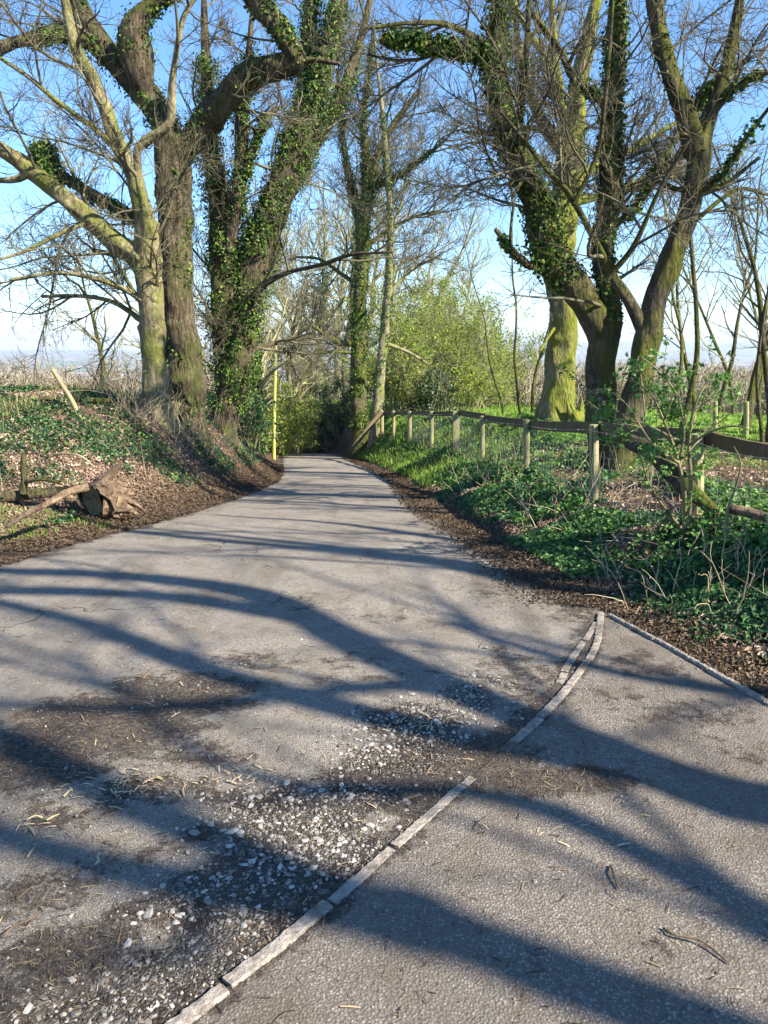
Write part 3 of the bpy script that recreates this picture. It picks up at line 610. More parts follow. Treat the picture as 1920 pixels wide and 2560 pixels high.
# T6 mossy tree beyond the fence
tree('thick sunlit mossy trunk standing in the grass beyond the fence', 18.0,
     [(1205, 920, 84), (1203, 880, 72), (1210, 800, 62), (1215, 700, 57), (1212, 640, 56), (1206, 580, 56), (1213, 500, 58), (1222, 440, 56), (1232, 380, 52), (1236, 300, 46), (1245, 210, 38), (1262, 120, 32), (1278, 50, 26), (1300, -60, 20)],
     [[(1232, 340, 28), (1190, 290, 24, .3), (1155, 230, 20, .5), (1130, 150, 16, .6), (1115, 60, 12, .7), (1100, -50, 8, .8)],
      [(1212, 215, 18, -.2), (1200, 130, 16, -.2), (1195, 50, 12, -.3), (1190, -40, 9, -.3)],
      [(1240, 380, 20), (1290, 360, 16, .3), (1350, 330, 14, .8), (1420, 290, 10, 1.2), (1500, 240, 7, 1.5)],
      [(1236, 300, 18), (1200, 190, 14, -.4), (1175, 120, 12, -.6), (1135, 60, 9, -.8), (1110, 0, 7, -.9)],
      [(1225, 440, 20), (1290, 425, 14, .4), (1340, 410, 12, .6), (1400, 380, 9, .8)],
      [(1212, 690, 8), (1190, 720, 6, -.3), (1165, 760, 5, -.6)]],
     'bark_mossy', 106, flare=.45, l1=(1.5, 1.7, 52, .032), l2=(3.6, .85, 42, .013), min_r=.0045,
     ivy=[(-1, 160, .08, .12, .45, .7, .45), (3, 160, .08, .12, 0, .6, .45)])
# T7 multi-stemmed tree behind the fence
tree('dark double stemmed tree behind the fence with its ivy clad stem curving left', 10.6,
     [(1302, 1030, 64), (1300, 930, 58), (1297, 860, 56), (1298, 790, 56), (1302, 735, 58), (1282, 680, 62), (1240, 620, 60), (1195, 560, 60), (1175, 505, 60), (1160, 430, 52), (1122, 350, 48), (1095, 280, 44), (1080, 220, 41), (1067, 150, 40), (1070, 80, 36), (1085, 0, 32), (1092, -80, 28)],
     [[(1300, 770, 50), (1318, 690, 46), (1312, 610, 44), (1303, 550, 40), (1310, 480, 40), (1320, 400, 40), (1318, 300, 38), (1325, 200, 36), (1330, 100, 34), (1335, 0, 30), (1338, -80, 26)],
      [(1188, 570, 16), (1150, 575, 13, -.2), (1118, 555, 12, -.3), (1085, 515, 10, -.4), (1070, 495, 8, -.4)],
      [(1062, 140, 18), (1030, 112, 15, -.2), (980, 105, 13, -.4), (900, 90, 11, -.6), (820, 88, 8, -.8)],
      [(1065, 110, 16), (1020, 78, 12, -.3), (960, 52, 10, -.5), (880, 50, 7, -.7), (800, 60, 5, -.9)],
      [(1170, 480, 18), (1150, 400, 15, -.2), (1120, 310, 13, -.4), (1130, 180, 12, -.5), (1140, 60, 10, -.6), (1145, -50, 7, -.6)],
      [(1325, 240, 20), (1280, 200, 16, -.3), (1240, 170, 14, -.5), (1210, 110, 12, -.7), (1150, 30, 10, -.9)],
      [(1308, 500, 16), (1370, 450, 13, .3), (1430, 350, 11, .6), (1480, 260, 8, .9)],
      [(1320, 430, 12), (1400, 390, 11, -.2), (1470, 410, 9, -.4), (1560, 400, 8, -.5), (1640, 340, 6, -.6)],
      [(1100, 300, 10), (1060, 290, 8, -.2), (1000, 285, 6, -.4)]],
     'bark_grey', 107, sides=28, flare=.2, rough=.12, vine=4, l1=(1.5, 1.3, 55, .026), l2=(4.5, .7, 45, .010), l3=(7, .32, 42, .0045), trunk_t0=.5,
     ivy=[(-1, 520, .05, .13, .42, 1, .36), (0, 330, .05, .09, .1, 1, .42), (1, 300, .05, .08, 0, .9, .4), (2, 900, .05, .13, .05, .95, .2), (4, 160, .05, .08, 0, .7, .45), (6, 320, .05, .1, .2, .7, .35), (5, 260, .05, .09, 0, .5, .4)])
tree('leaning mossy tree right of the double stemmed one, forking high into a Y', 10.2,
     [(1335, 1035, 62), (1345, 965, 58), (1365, 885, 52), (1385, 800, 50), (1397, 730, 54), (1420, 640, 45), (1450, 560, 44), (1480, 480, 42), (1500, 400, 42), (1509, 340, 46), (1502, 295, 46)],
     [[(1506, 330, 40), (1482, 255, 36), (1456, 185, 34), (1432, 105, 32), (1416, 20, 30), (1410, -60, 28)],
      [(1508, 330, 34), (1530, 255, 27), (1558, 180, 24), (1580, 100, 21), (1598, 0, 18), (1605, -70, 15)],
      [(1393, 715, 26), (1355, 645, 22, -.1), (1320, 590, 19, -.2), (1275, 500, 14, -.3), (1230, 420, 12, -.4), (1185, 370, 10, -.5), (1130, 300, 7, -.6), (1080, 240, 5, -.7)],
      [(1312, 600, 12, -.2), (1370, 530, 10, -.4), (1430, 400, 8, -.6), (1490, 300, 6, -.8)],
      [(1240, 440, 9, -.4), (1290, 330, 8, -.5), (1310, 190, 7, -.7), (1320, 60, 6, -.8), (1325, -40, 5, -.9)],
      [(1500, 420, 14), (1560, 380, 10, -.3), (1610, 300, 8, -.6), (1680, 210, 6, -.9)],
      [(1470, 500, 12), (1500, 480, 9, .2), (1590, 410, 8, .4), (1660, 420, 6, .6)],
      [(1480, 260, 12), (1540, 190, 9, .3), (1620, 120, 7, .5)],
      [(1545, 240, 10), (1600, 180, 8, -.2), (1680, 150, 6, -.4)]],
     'bark_grey', 108, sides=28, flare=.25, l1=(1.5, 1.3, 52, .026), l2=(4.5, .7, 45, .010), l3=(7, .32, 42, .0045), trunk_t0=.75, vine=0,
     ivy=[(0, 60, .05, .06, .3, .9, .5), (7, 400, .05, .13, .2, .8, .3), (5, 160, .05, .1, .2, .8, .4), (8, 260, .05, .1, .2, .8, .35)])

# ---- saplings and slim trees: world-space recipe
def slim_tree(label, x, y, h, r, lean=(0, 0), seed=0, name='sapling', cat='sapling', bark='bark_grey', group=None, nst=1, ms=.5, den=1.0, min_r=.004, t0=.25, trop=.28, ang=32, ivy=0, leafy=None, zoff=0, spread=.10, lenk=.28, isz=.1):
    g = np.random.default_rng(seed); z = float(G(x, y)) - .15 + zoff
    root = thing(name, (x, y, z + .15), label, cat, group); Ks = []
    for s_ in range(nst):
        n_ = 9; d = np.array([lean[0] + (g.normal() * spread if nst > 1 else 0), lean[1] + (g.normal() * spread if nst > 1 else 0), 1.]); p = np.array([x + g.normal() * ms * .1 * (nst > 1), y + g.normal() * ms * .1 * (nst > 1), z]); C = []
        hh = h * (g.uniform(.7, 1) if s_ else 1); rr = r * (g.uniform(.55, 1) if s_ else 1)
        for k in range(n_ + 1):
            C.append([*p, rr * (1 - .85 * (k / n_) ** 1.1)]); d = norm(d + g.normal(size=3) * .10 * np.array([1, 1, .2])); p = p + d * hh / n_
        Ks.append(spline(C, max(.12, h / 40)))
    for K in Ks:
        m = MB(); trunk_mesh(m, K, 8 if r < .12 else 12, .25, .07, seed); m.build('trunk', M[bark], root)
    L = h * lenk
    A = sprout(Ks, 2.0 * den, L, ang + 10, r * .42, 7, .13, trop * .6, t0, g); B = sprout(A, 2.2 * den * (1.3 / max(L, .5)) ** .5 * 1.6, L * .42, 38, r * .18, 5, .15, trop, .12, g)
    C = sprout(B, 4.2 * den * (1 / max(L, .6)) ** .5, L * .2, 36, r * .08, 4, .16, trop * 1.3, .1, g)
    m = MB(); 
    for q, sd in ((A, 4), (B, 3), (C, 3)):
        if len(q): tubes(m, q[..., :3], np.maximum(q[..., 3], min_r), sd)
    NSPREAD['twigs'] += len(C); m.build('crown', M['twig_far' if y > 22 else 'twig'], root)
    if ivy:
        m = MB()
        for K in Ks: ivy_on(m, K, ivy, isz, r * 1.6, g, .02, .75, .35, LEAF)
        m.build('ivy', M['ivy'], root)
    if leafy and len(C):
        m = MB(); n_ = int(leafy[0]); k = g.integers(0, len(C), n_); f = g.integers(1, 5, n_)
        leafset(m, *LEAF, C[k, f, :3] + g.normal(size=(n_, 3)) * leafy[1] * .8, g.normal(size=(n_, 3)), leafy[1] * g.uniform(.5, 1.3, n_), g, tilt=1); m.build('foliage', M[leafy[2]], root)
    return root
def at(px, Y): return float(P(px, 1000, Y)[0])
slim_tree('leftmost slim reddish sapling just left of the sunlit mossy trunk', at(1124, 23), 23, 6.2, .055, (.02, 0), 201, den=.8)
slim_tree('middle slim sapling just left of the sunlit mossy trunk', at(1148, 24), 24, 6.8, .06, (.05, 0), 202, den=.8)
slim_tree('slim sapling closest to the sunlit mossy trunk on its left', at(1166, 22), 22, 6.5, .05, (.03, 0), 203, den=.8)
slim_tree('slim bare tree rising behind the leafy bush', at(1462, 15), 15, 7.5, .06, (-.02, 0), 204, den=.8)
slim_tree('multi stemmed sapling with curved stems near the right edge', at(1600, 16), 16, 6.5, .07, (.12, 0), 205, den=.8, nst=2)
slim_tree('dark forked sapling at the right edge of the view', at(1648, 14), 14, 6.0, .065, (-.10, 0), 206, den=.9, nst=2)
slim_tree('thin sapling behind the leafy bush beside the field posts', at(1540, 20), 20, 7.5, .06, (.05, 0), 207, den=.8)
slim_tree('slender grey sapling between the bush and the field', at(1500, 26), 26, 9.5, .08, (-.05, 0), 208, den=.7)

slim_tree('faint sapling between the hedge end and the slim saplings', at(1085, 27), 27, 6.5, .045, (.03, 0), 209, den=1.3)
slim_tree('upright sapling just right of the field post nearest the edge', at(1628, 18), 18, 8, .05, (-.03, 0), 210, den=1.3)
slim_tree('bushy bare sapling behind the two field posts', at(1575, 24), 24, 8, .06, (.02, 0), 211, den=1.4)
slim_tree('twiggy sapling behind the leaning forked tree', at(1440, 22), 22, 8.5, .06, (.04, 0), 212, den=1.4)
slim_tree('pale twiggy sapling far behind the right field posts', at(1655, 30), 30, 10, .07, (-.02, 0), 213, den=1.4)
slim_tree('thin sapling in the gap left of the double stemmed tree', at(1262, 28), 28, 6, .04, (.05, 0), 214, den=1.3)
# ---- background trees along the sunken lane and behind the hedges
BT = [  # px, Y, h, r, lean, bark, ivy, label
    (560, 27, 10, .14, .06, 'bark_brown', 160, 'ivy covered tree behind the leaning ivy smothered tree'),
    (455, 26, 10, .12, -.05, 'bark_grey', 0, 'grey tree half hidden behind the big brown trunk'),
    (250, 24, 6, .10, -.1, 'bark_grey', 0, 'spreading scrubby tree behind the pale smooth trunk'),
    (640, 52, 15, .2, -.04, 'bark_far', 0, 'tall bare tree above the green pole'),
    (690, 62, 17, .28, .06, 'bark_far', 60, 'sunlit forked tree over the bend of the lane'),
    (725, 75, 20, .3, .02, 'bark_far', 0, 'tall tree far beyond the bend of the lane'),
    (600, 70, 19, .28, .0, 'bark_far', 0, 'tall tree behind the green pole'),
    (660, 85, 22, .3, .03, 'bark_far', 0, 'farthest tall tree above the dark hedge'),
    (550, 58, 16, .2, .04, 'bark_far', 80, 'tall thin tree behind the green thicket'),
    (745, 55, 15, .2, .08, 'bark_far', 60, 'leaning tree left of the ivy sleeved tree'),
    (770, 66, 19, .25, -.03, 'bark_far', 0, 'bare tree behind the ivy sleeved tree'),
    (830, 60, 17, .22, .03, 'bark_far', 0, 'bare tree behind the pale trunk'),
    (880, 52, 14, .18, .03, 'bark_far', 60, 'tall tree rising out of the roadside hedge'),
    (930, 58, 14, .2, -.03, 'bark_far', 0, 'tree rising behind the middle of the hedge'),
    (985, 50, 11, .14, .04, 'bark_far', 0, 'tree at the thin end of the hedge'),
    (1040, 48, 8.5, .12, .05, 'bark_far', 0, 'low rounded tree above the green field'),
    (500, 45, 13, .16, -.05, 'bark_far', 60, 'tree behind the foot of the leaning ivy tree'),
    (420, 40, 12, .15, .05, 'bark_far', 0, 'bare tree behind the two left trunks'),
]
for i, (px, Y, h, r, ln, bk, iv, lab) in enumerate(BT):
    slim_tree(lab, at(px, Y), Y, h, r, (ln, 0), 300 + i, name='bare_tree', cat='tree', bark=bk, group='bare trees behind the lane', den=1.25 if h > 12 else 1.4, min_r=.0028 + Y * .00017, ivy=iv, t0=.2, trop=.22, lenk=.30, isz=.13, ang=38)

# ---- bushes and hedges
def bush(label, x, y, rx, ry, h, nleaf, mat, seed, name='bush', cat='bush', stems=40, lsz=.09, tw=1.0, tmat='twig_far', group=None, r=.025, top=.0, lenk=.45):
    g = np.random.default_rng(seed); a = g.uniform(0, 2 * pi, stems); rr = np.sqrt(g.random(stems))
    bx = x + np.cos(a) * rr * rx * .8; by = y + np.sin(a) * rr * ry * .8; bz = G(bx, by) - .08
    root = thing(name, (x, y, float(G(x, y))), label, cat, group)
    PT = np.zeros((stems, 9, 4)); d = norm(np.stack([np.cos(a) * rr * rx / h * .7, np.sin(a) * rr * ry / h * .5, np.ones(stems)], -1) + g.normal(size=(stems, 3)) * .12)
    hh = h * g.uniform(.5, 1.05, stems) * (1 - .3 * rr ** 2); p = np.stack([bx, by, bz], -1)
    for k in range(9):
        PT[:, k, :3] = p; PT[:, k, 3] = r * (1 - k / 9.5) * g.uniform(.8, 1.2, stems); d = norm(d + g.normal(size=(stems, 3)) * .12); p = p + d * (hh / 8)[:, None]
    A = sprout(PT, 2.6 * tw, h * lenk * .5, 42, r * .4, 5, .18, .1, .1, g); B = sprout(A, 4.5 * tw, h * lenk * .2, 42, r * .22, 4, .2, .1, .1, g)
    m = MB(); mr = .0022 + y * .00013
    for q, sd in ((PT, 5), (A, 3), (B, 3)): tubes(m, q[..., :3], np.maximum(q[..., 3], mr), sd)
    m.build('stems', M[tmat], root)
    if nleaf:
        m = MB(); src = np.concatenate([A[:, 1:, :3].reshape(-1, 3), B[:, 1:, :3].reshape(-1, 3)]); c = src[g.integers(0, len(src), nleaf)] + g.normal(size=(nleaf, 3)) * lsz * .9
        keep = fbm(c[:, 0] * 1.1 + c[:, 2], c[:, 2] * 1.3 + c[:, 1], 1.1, 3, seed) > .36 + top * (c[:, 2] - bz.mean()) / h
        leafset(m, *LEAF, c[keep], g.normal(size=(keep.sum(), 3)) + [0, 0, .6], lsz * g.uniform(.5, 1.3, keep.sum()), g, tilt=.7); m.build('foliage', M[mat], root)
    return root
BU = [  # px, Y, rx, ry, h, leaves, mat, stems, label
    (690, 57, 2.6, 2.0, 4.2, 9000, 'holly', 40, 'dark evergreen bush where the lane drops out of sight'),
    (735, 50, 1.5, 1.5, 3.4, 5000, 'holly', 25, 'small dark bush at the foot of the ivy sleeved tree'),
    (650, 66, 3, 2, 7, 12000, 'hedge', 40, 'green thicket behind the dark evergreen bush'),
    (556, 35, 1.3, 2.2, 3.8, 14000, 'hedge', 55, 'sunlit green thicket by the green pole'),
    (600, 42, 1.6, 2.5, 4.8, 13000, 'hedge', 60, 'tall sunlit shrub behind the green pole'),
    (520, 24, .8, 1.6, 2.4, 4500, 'ivy_ground', 40, 'leafy bush at the foot of the leaning ivy tree'),
    (625, 50, 1.8, 2, 5.0, 11000, 'hedge', 50, 'yellow green shrub at the left of the bend'),
    (870, 38, 1.5, 2.5, 5.6, 14000, 'hedge', 50, 'dark ivy filled hedge section nearest the fence end'),
    (915, 42, 2.4, 2.5, 8.2, 30000, 'hedge', 60, 'tall green hedge section right of the pale trunk'),
    (965, 44, 2.4, 2.5, 8.0, 27000, 'hedge', 60, 'middle section of the tall roadside hedge'),
    (925, 36, 1.0, 1.5, 3.0, 4500, 'holly', 35, 'low dark bush under the tall hedge'),
    (1020, 50, 2.7, 3, 7.8, 23000, 'hedge', 60, 'pale green hedge section above the rail fence'),
    (1065, 58, 2.6, 3, 5.6, 11000, 'hedge', 60, 'rounded far end of the roadside hedge'),
    (1100, 72, 3.0, 3, 4.4, 5000, 'hedge', 45, 'distant hedge bush at the end of the green field'),
]
for i, (px, Y, rx, ry, h, nl, mt, st, lab) in enumerate(BU):
    bush(lab, at(px, Y), Y, rx, ry, h, nl, mt, 400 + i, stems=st, lsz=.075 + Y * .0012, name='hedge_bush' if 'hedge' in lab else 'bush', cat='hedge' if 'hedge' in lab else 'bush', top=.10)

# leafy elder bush leaning over the fence on the right, with smaller leafy shoots
def leafy_shrub(label, stems, Y0, seed, nper=7, name='leafy_shrub', cat='shrub', l=(3.2, .5), lsz=.05, thick=1.0, twr=.008):
    g = np.random.default_rng(seed); Ks = [limb(s_, Y0, .05) * [1, 1, 1, .72] for s_ in stems]; b = Ks[0][0]; zg = float(G(b[0], b[1]))
    root = thing(name, (b[0], b[1], zg), label, cat); m = MB()
    for K in Ks: ms_ = MB(); trunk_mesh(ms_, K, 8, 0, .06, seed); ms_.build('stem', M['twig_green'], root)
    A = sprout(Ks, l[0], l[1], 55, twr, 6, .2, .08, .25, g, bias=(-.2, -.2, 0)); B = sprout(A, 5, l[1] * .42, 45, twr * .5, 4, .2, .15, .15, g)
    tubes(m, A[..., :3], np.maximum(A[..., 3], .003), 5); tubes(m, B[..., :3], np.maximum(B[..., 3], .002), 4); m.build('twigs', M['twig_green'], root)
    m = MB(); tips = np.concatenate([A[:, -1, :3], A[:, 4, :3], B[:, -1, :3], B[:, -1, :3], B[:, 2, :3]]); tips = tips[g.random(len(tips)) < .8]
    c = np.repeat(tips, nper, 0) + g.normal(size=(len(tips) * nper, 3)) * lsz * .55
    leafset(m, *LEAF, c, g.normal(size=c.shape) * .6 + [0, 0, 1], lsz * g.uniform(.5, 1.35, len(c)), g, tilt=.6, asp=1.0); m.build('foliage', M['nettle'], root)
    return root
leafy_shrub('big young-leaved bush growing round the fence post on the right',
            [[(1480, 1140, 14), (1478, 1060, 12), (1460, 980, 9), (1430, 900, 7, -.1), (1405, 850, 5, -.2), (1380, 830, 3, -.2)],
             [(1486, 1140, 14), (1492, 1040, 12, -.1), (1488, 960, 10, -.1), (1500, 880, 7, -.2), (1530, 820, 5, -.2), (1560, 780, 3, -.2)],
             [(1484, 1130, 12), (1470, 1000, 9, .1), (1478, 930, 8, .1), (1460, 850, 6, .2), (1420, 800, 5, .3), (1385, 770, 3, .3)],
             [(1478, 1150, 12), (1430, 1090, 8, -.2), (1400, 1040, 6, -.2), (1385, 990, 4, -.3)],
             [(1490, 960, 8, -.1), (1540, 930, 7, -.3), (1590, 920, 5, -.4), (1620, 930, 3, -.5)],
             [(1460, 950, 8), (1400, 920, 6, 0), (1320, 900, 4, .1), (1260, 860, 3, .1)],
             [(1466, 1000, 7), (1410, 960, 6, -.1), (1350, 870, 4, -.1), (1300, 840, 3, -.1), (1270, 850, 2, -.1)]], 5.6, 501, nper=8, l=(9.5, .42), lsz=.038)
leafy_shrub('single crooked leafy shoot near the right edge in front of the wire', [[(1568, 1170, 9), (1572, 1100, 8), (1590, 1050, 7), (1600, 1000, 6), (1585, 965, 5)]], 5.0, 502, l=(3, .22), lsz=.05)
leafy_shrub('tall thin leafy shoots between the bush and the twin stems', [[(1400, 1060, 6), (1396, 960, 5), (1390, 860, 4), (1378, 770, 3)], [(1404, 1060, 5), (1412, 980, 4), (1420, 900, 3)]], 7.2, 503, l=(3, .3), lsz=.05)
# bare brush at the feet of the left trees
def brush(label, x, y, rad, h, n, seed, mat='twig_tan', r=.006, name='bramble_brush', cat='brush', lean=(0, 0)):
    g = np.random.default_rng(seed); a = g.uniform(0, 2 * pi, n); rr = np.sqrt(g.random(n)) * rad; bx = x + np.cos(a) * rr; by = y + np.sin(a) * rr
    root = thing(name, (x, y, float(G(x, y))), label, cat); p = np.stack([bx, by, G(bx, by) - .03], -1); d = norm(np.stack([np.cos(a) * .4 + lean[0], np.sin(a) * .4 + lean[1], np.ones(n)], -1) + g.normal(size=(n, 3)) * .35)
    PT = np.zeros((n, 9, 4)); hh = h * g.uniform(.4, 1.2, n)
    for k in range(9):
        PT[:, k, :3] = p; PT[:, k, 3] = r * (1 - .7 * k / 8); d = norm(d + g.normal(size=(n, 3)) * .14 + [0, 0, -.05 * k / 4]); p = p + d * (hh / 8)[:, None]
    B = sprout(PT, 5, h * .35, 40, r * .5, 4, .2, .1, .2, g); m = MB(); tubes(m, PT[..., :3], PT[..., 3], 4); tubes(m, B[..., :3], np.maximum(B[..., 3], .0018), 3); m.build('stems', M[mat], root); return root
brush('tangle of bare shoots round the foot of the pale trunk', at(335, 12.9), 12.9, .45, 1.1, 60, 511, lean=(-.1, -.2))
brush('bare shoots on the bank left of the pale trunk', at(280, 12.9), 12.9, .5, .8, 50, 512)
brush('light bare stems in front of the big brown trunk', at(425, 13.9), 13.9, .3, 1.1, 40, 513, lean=(.2, -.1))
brush('dead stalks at the wire below the second fence post', at(1240, 7.7), 7.7, .5, .55, 26, 514)
brush('broken pale stalks in front of the leafy bush', at(1440, 4.9), 4.9, .5, .38, 30, 515, r=.005)
brush('dry stalks at the right edge below the wire', at(1590, 4.6), 4.6, .4, .5, 26, 516, r=.005)
brush('thin dead stalks between the fence posts', at(1090, 11), 11, .7, .6, 30, 517)

# ------------------------------------------------------------------ trees just outside the view on the right, whose shadows cross the lane
def SP(sx, sy, h, r): k = h / tan(SUN_EL); return [sx + SH[0] * k, sy + SH[1] * k, h, r]
def off_tree(label, x, y, h, r, seed, limbs=(), lean=(0, 0), **kw):
    g = np.random.default_rng(seed); z = float(G(x, y)); C = [[x + lean[0] * t * h + g.normal() * .08 * h * .1 * (t > 0), y + lean[1] * t * h + g.normal() * .08 * h * .1, z + t * h, r * (1 - .8 * t)] for t in (0, .12, .25, .4, .55, .7, .85, 1)]
    C[0][1] = y
    return tree(label, 10, np.array(C), [np.array(l) for l in limbs], 'bark_grey', seed, step=.2, sides=12, **kw)
LK = dict(bias=(-.5, .15, .3), l1=(.95, 2.3, 45, .032), l2=(1.2, 1.1, 42, .014), l3=(1.2, .4, 42, .006), trunk_t0=.4, group='trees beside the lane that shade the tarmac')
LK2 = dict(LK, l1=(1.3, 1.9, 50, .04), l2=(1.9, 1.1, 42, .018), l3=(1.2, .5, 42, .008), trunk_t0=.3, bias=(-.6, .1, 0))
off_tree('tree beside the pavement throwing the widest shadow over the tarmac', 7.0, -.75, 11, .17, 601,
         [[SP(1.36, 2.43, 4.7, .15), SP(.95, 2.75, 5.2, .14), SP(.5, 3.25, 5.7, .13), SP(-.1, 3.95, 6.3, .13), SP(-.85, 5.0, 7.0, .13), SP(-2.0, 5.5, 7.8, .11), SP(-3.5, 5.7, 8.6, .07), SP(-5, 6.2, 9.6, .03)],
          [SP(-.5, 4.5, 6.7, .10), SP(-1.5, 4.95, 7.4, .09), SP(-2.8, 5.05, 8.0, .06), SP(-4.2, 5.1, 8.6, .03)],
          [SP(.3, 3.5, 5.9, .07), SP(-.2, 3.4, 6.4, .06), SP(-1.1, 3.2, 7.2, .05), SP(-2.2, 3.3, 8.0, .03)]], **LK)
off_tree('tree behind the pavement throwing the lowest shadow', 7.1, -2.05, 12, .16, 602,
         [[SP(.1, 1.9, 6.0, .10), SP(-.8, 2.1, 6.8, .08), SP(-1.7, 2.5, 7.6, .06), SP(-2.8, 3.3, 8.8, .03)],
          [SP(1.6, 1.2, 5.0, .09), SP(1.0, 2.0, 5.8, .08), SP(.4, 2.5, 6.6, .06), SP(-.6, 2.7, 7.8, .04), SP(-1.7, 3.9, 8.8, .02)]], **LK)
off_tree('tree at the verge shading the middle of the tarmac', 9.2, .9, 12, .2, 603,
         [[SP(2.4, 4.6, 6.0, .14), SP(1.3, 5.1, 7.0, .12), SP(.2, 6.2, 8.0, .10), SP(-1.2, 7.2, 9.0, .06), SP(-2.6, 8.0, 10, .03)],
          [SP(3.1, 3.6, 5.4, .10), SP(2.2, 3.3, 6.2, .08), SP(1.2, 3.6, 7.0, .06), SP(.4, 4.4, 7.8, .04)]], **LK)
off_tree('tree behind the wire fence shading the leaf strewn edge', 10.2, 4.6, 13, .2, 604, [[SP(2.0, 6.2, 6.2, .11), SP(.9, 7.0, 7.2, .09), SP(-.2, 8.2, 8.2, .06), SP(-1.6, 9.0, 9.4, .03)], [SP(3.4, 6.0, 5.2, .09), SP(2.3, 7.6, 6.4, .08), SP(1.2, 9.2, 7.6, .05), SP(-.2, 10.0, 8.8, .03)]], **LK2)
off_tree('tree behind the wire fence shading the far tarmac', 12.5, 8.5, 14, .22, 605, [[SP(3.2, 13.2, 8, .11), SP(1.2, 14.2, 9.4, .08), SP(-.8, 15.8, 11, .05)], [SP(4.2, 12.2, 7.2, .1), SP(2.0, 12.0, 9, .07), SP(-.5, 12.6, 11, .04)]], **LK2)
off_tree('tree near the field posts just outside the view', 11.2, 13.0, 13, .2, 606, **LK2)
off_tree('tree at the lane side behind the viewer on the right', 8.4, -4.4, 14, .22, 607, lean=(-.15, .1), **LK)

# ------------------------------------------------------------------ fence on the right bank
def post(name, px, top, base, Y, wpx, mat, parent=None, sq=False, ptop=None):
    a = P(ptop or px, top, Y); b = P(px, base, Y); zg = min(b[2], float(G(b[0], b[1]))) - .15; r = wpx * pxm(Y) / 2; m = MB()
    K = np.array([[b[0], Y, zg, r * 1.04], [*(a * .35 + b * .65)[:2], a[2] * .35 + b[2] * .65, r * 1.0], [*(a * .7 + b * .3)[:2], a[2] * .7 + b[2] * .3, r * .99], [a[0], Y, a[2], r * .97]])
    K = spline(K, .08); n_ = len(K); sd = 12
    T = norm(np.gradient(K[:, :3], axis=0)); U = norm(np.cross(T, [0, 1, 0])); W = np.cross(T, U); an = np.arange(sd) * 2 * pi / sd + .26
    rad = np.ones(sd) if not sq else 1 / np.maximum(np.abs(np.cos(an)), np.abs(np.sin(an))) ** .8
    V = K[:, None, :3] + (K[:, 3][:, None, None] * rad[None, :, None]) * (U[:, None] * np.cos(an)[None, :, None] + W[:, None] * np.sin(an)[None, :, None])
    V = V + rng.normal(0, r * .02, V.shape); j = np.arange(sd); i = np.arange(n_ - 1)[:, None] * sd
    Q = np.stack([i + j, i + (j + 1) % sd, i + sd + (j + 1) % sd, i + sd + j], -1).reshape(-1, 4); V = V.reshape(-1, 3); c = len(V)
    rim = V[-sd:] * 1.0; ctr = K[-1, :3] + T[-1] * r * .08; V = np.concatenate([V, ctr + (rim - ctr) * .9 + T[-1] * r * .06, ctr[None] + T[-1] * r * .07])
    Q = np.concatenate([Q, np.stack([c - sd + j, c - sd + (j + 1) % sd, c + (j + 1) % sd, c + j], -1)])
    Tt = np.stack([c + j, c + (j + 1) % sd, np.full(sd, c + sd)], -1)
    m.add(V, Q, Tt); return m.build(name, M[mat], parent, smooth=False)
FP = [(825, 888, 945, 32, 8), (850, 888, 948, 29, 8), (885, 889, 955, 25.5, 9), (932, 889, 962, 22, 10), (985, 889, 978, 18.5, 15), (1042, 899, 998, 15, 11), (1137, 907, 1024, 11.5, 14), (1283, 918, 1070, 8, 20), (1505, 938, 1128, 5.8, 29), (1735, 984, 1260, 4.8, 36)]
p0 = P(1137, 1020, 11.5); fence = thing('wire_and_rail_fence', (p0[0], p0[1], float(G(p0[0], p0[1]))), 'wooden post and rail fence with wire netting along the right bank', 'fence')
for (px, tp, bs, Y, wd) in FP: post('post', px, tp, bs, Y, wd, 'post', fence, sq=(Y == 18.5))
tops = [P(px, tp + (9 if Y < 12 else 4), Y) for (px, tp, bs, Y, wd) in FP]; bots = [P(px, bs, Y) for (px, tp, bs, Y, wd) in FP]
for i in range(len(FP) - 1):
    a, b = tops[i].copy(), tops[i + 1].copy(); rr = FP[i][4] * pxm(FP[i][3]) / 2; rb = FP[i + 1][4] * pxm(FP[i + 1][3]) / 2
    d = norm(b - a); nrm = norm(np.cross(d, [0, 0, 1])); nrm = nrm if nrm[0] > 0 else -nrm
    a = a + nrm * (rr + .021) + [0, 0, rng.normal(0, .008)]; b = b + nrm * (rb + .021) + [0, 0, rng.normal(0, .008)]; up = norm(np.cross(nrm, d)); up = up if up[2] > 0 else -up
    a = a + d * .006; b = b - d * .006; n_ = 14; hh = .065 if FP[i][3] > 7 else .054; V = []
    for t in np.linspace(0, 1, n_):
        c = a + (b - a) * t - up * (.007 * sin(pi * t)) + nrm * .003 * sin(5 * t + i); jz = rng.normal(0, .0025)
        V += [c + nrm * .019 + up * (hh + jz), c + nrm * .019 - up * (hh - jz), c - nrm * .019 - up * (hh - jz), c - nrm * .019 + up * (hh + jz)]
    k = np.arange(n_ - 1)[:, None] * 4; j = np.arange(4)[None]; Q = np.stack([k + j, k + (j + 1) % 4, k + 4 + (j + 1) % 4, k + 4 + j], -1).reshape(-1, 4)
    Q = np.concatenate([Q, [[3, 2, 1, 0], [n_ * 4 - 4, n_ * 4 - 3, n_ * 4 - 2, n_ * 4 - 1]]])
    MB().add(np.array(V), Q).build('rail', M['rail'], fence, smooth=False)
mw, mbw = MB(), MB()
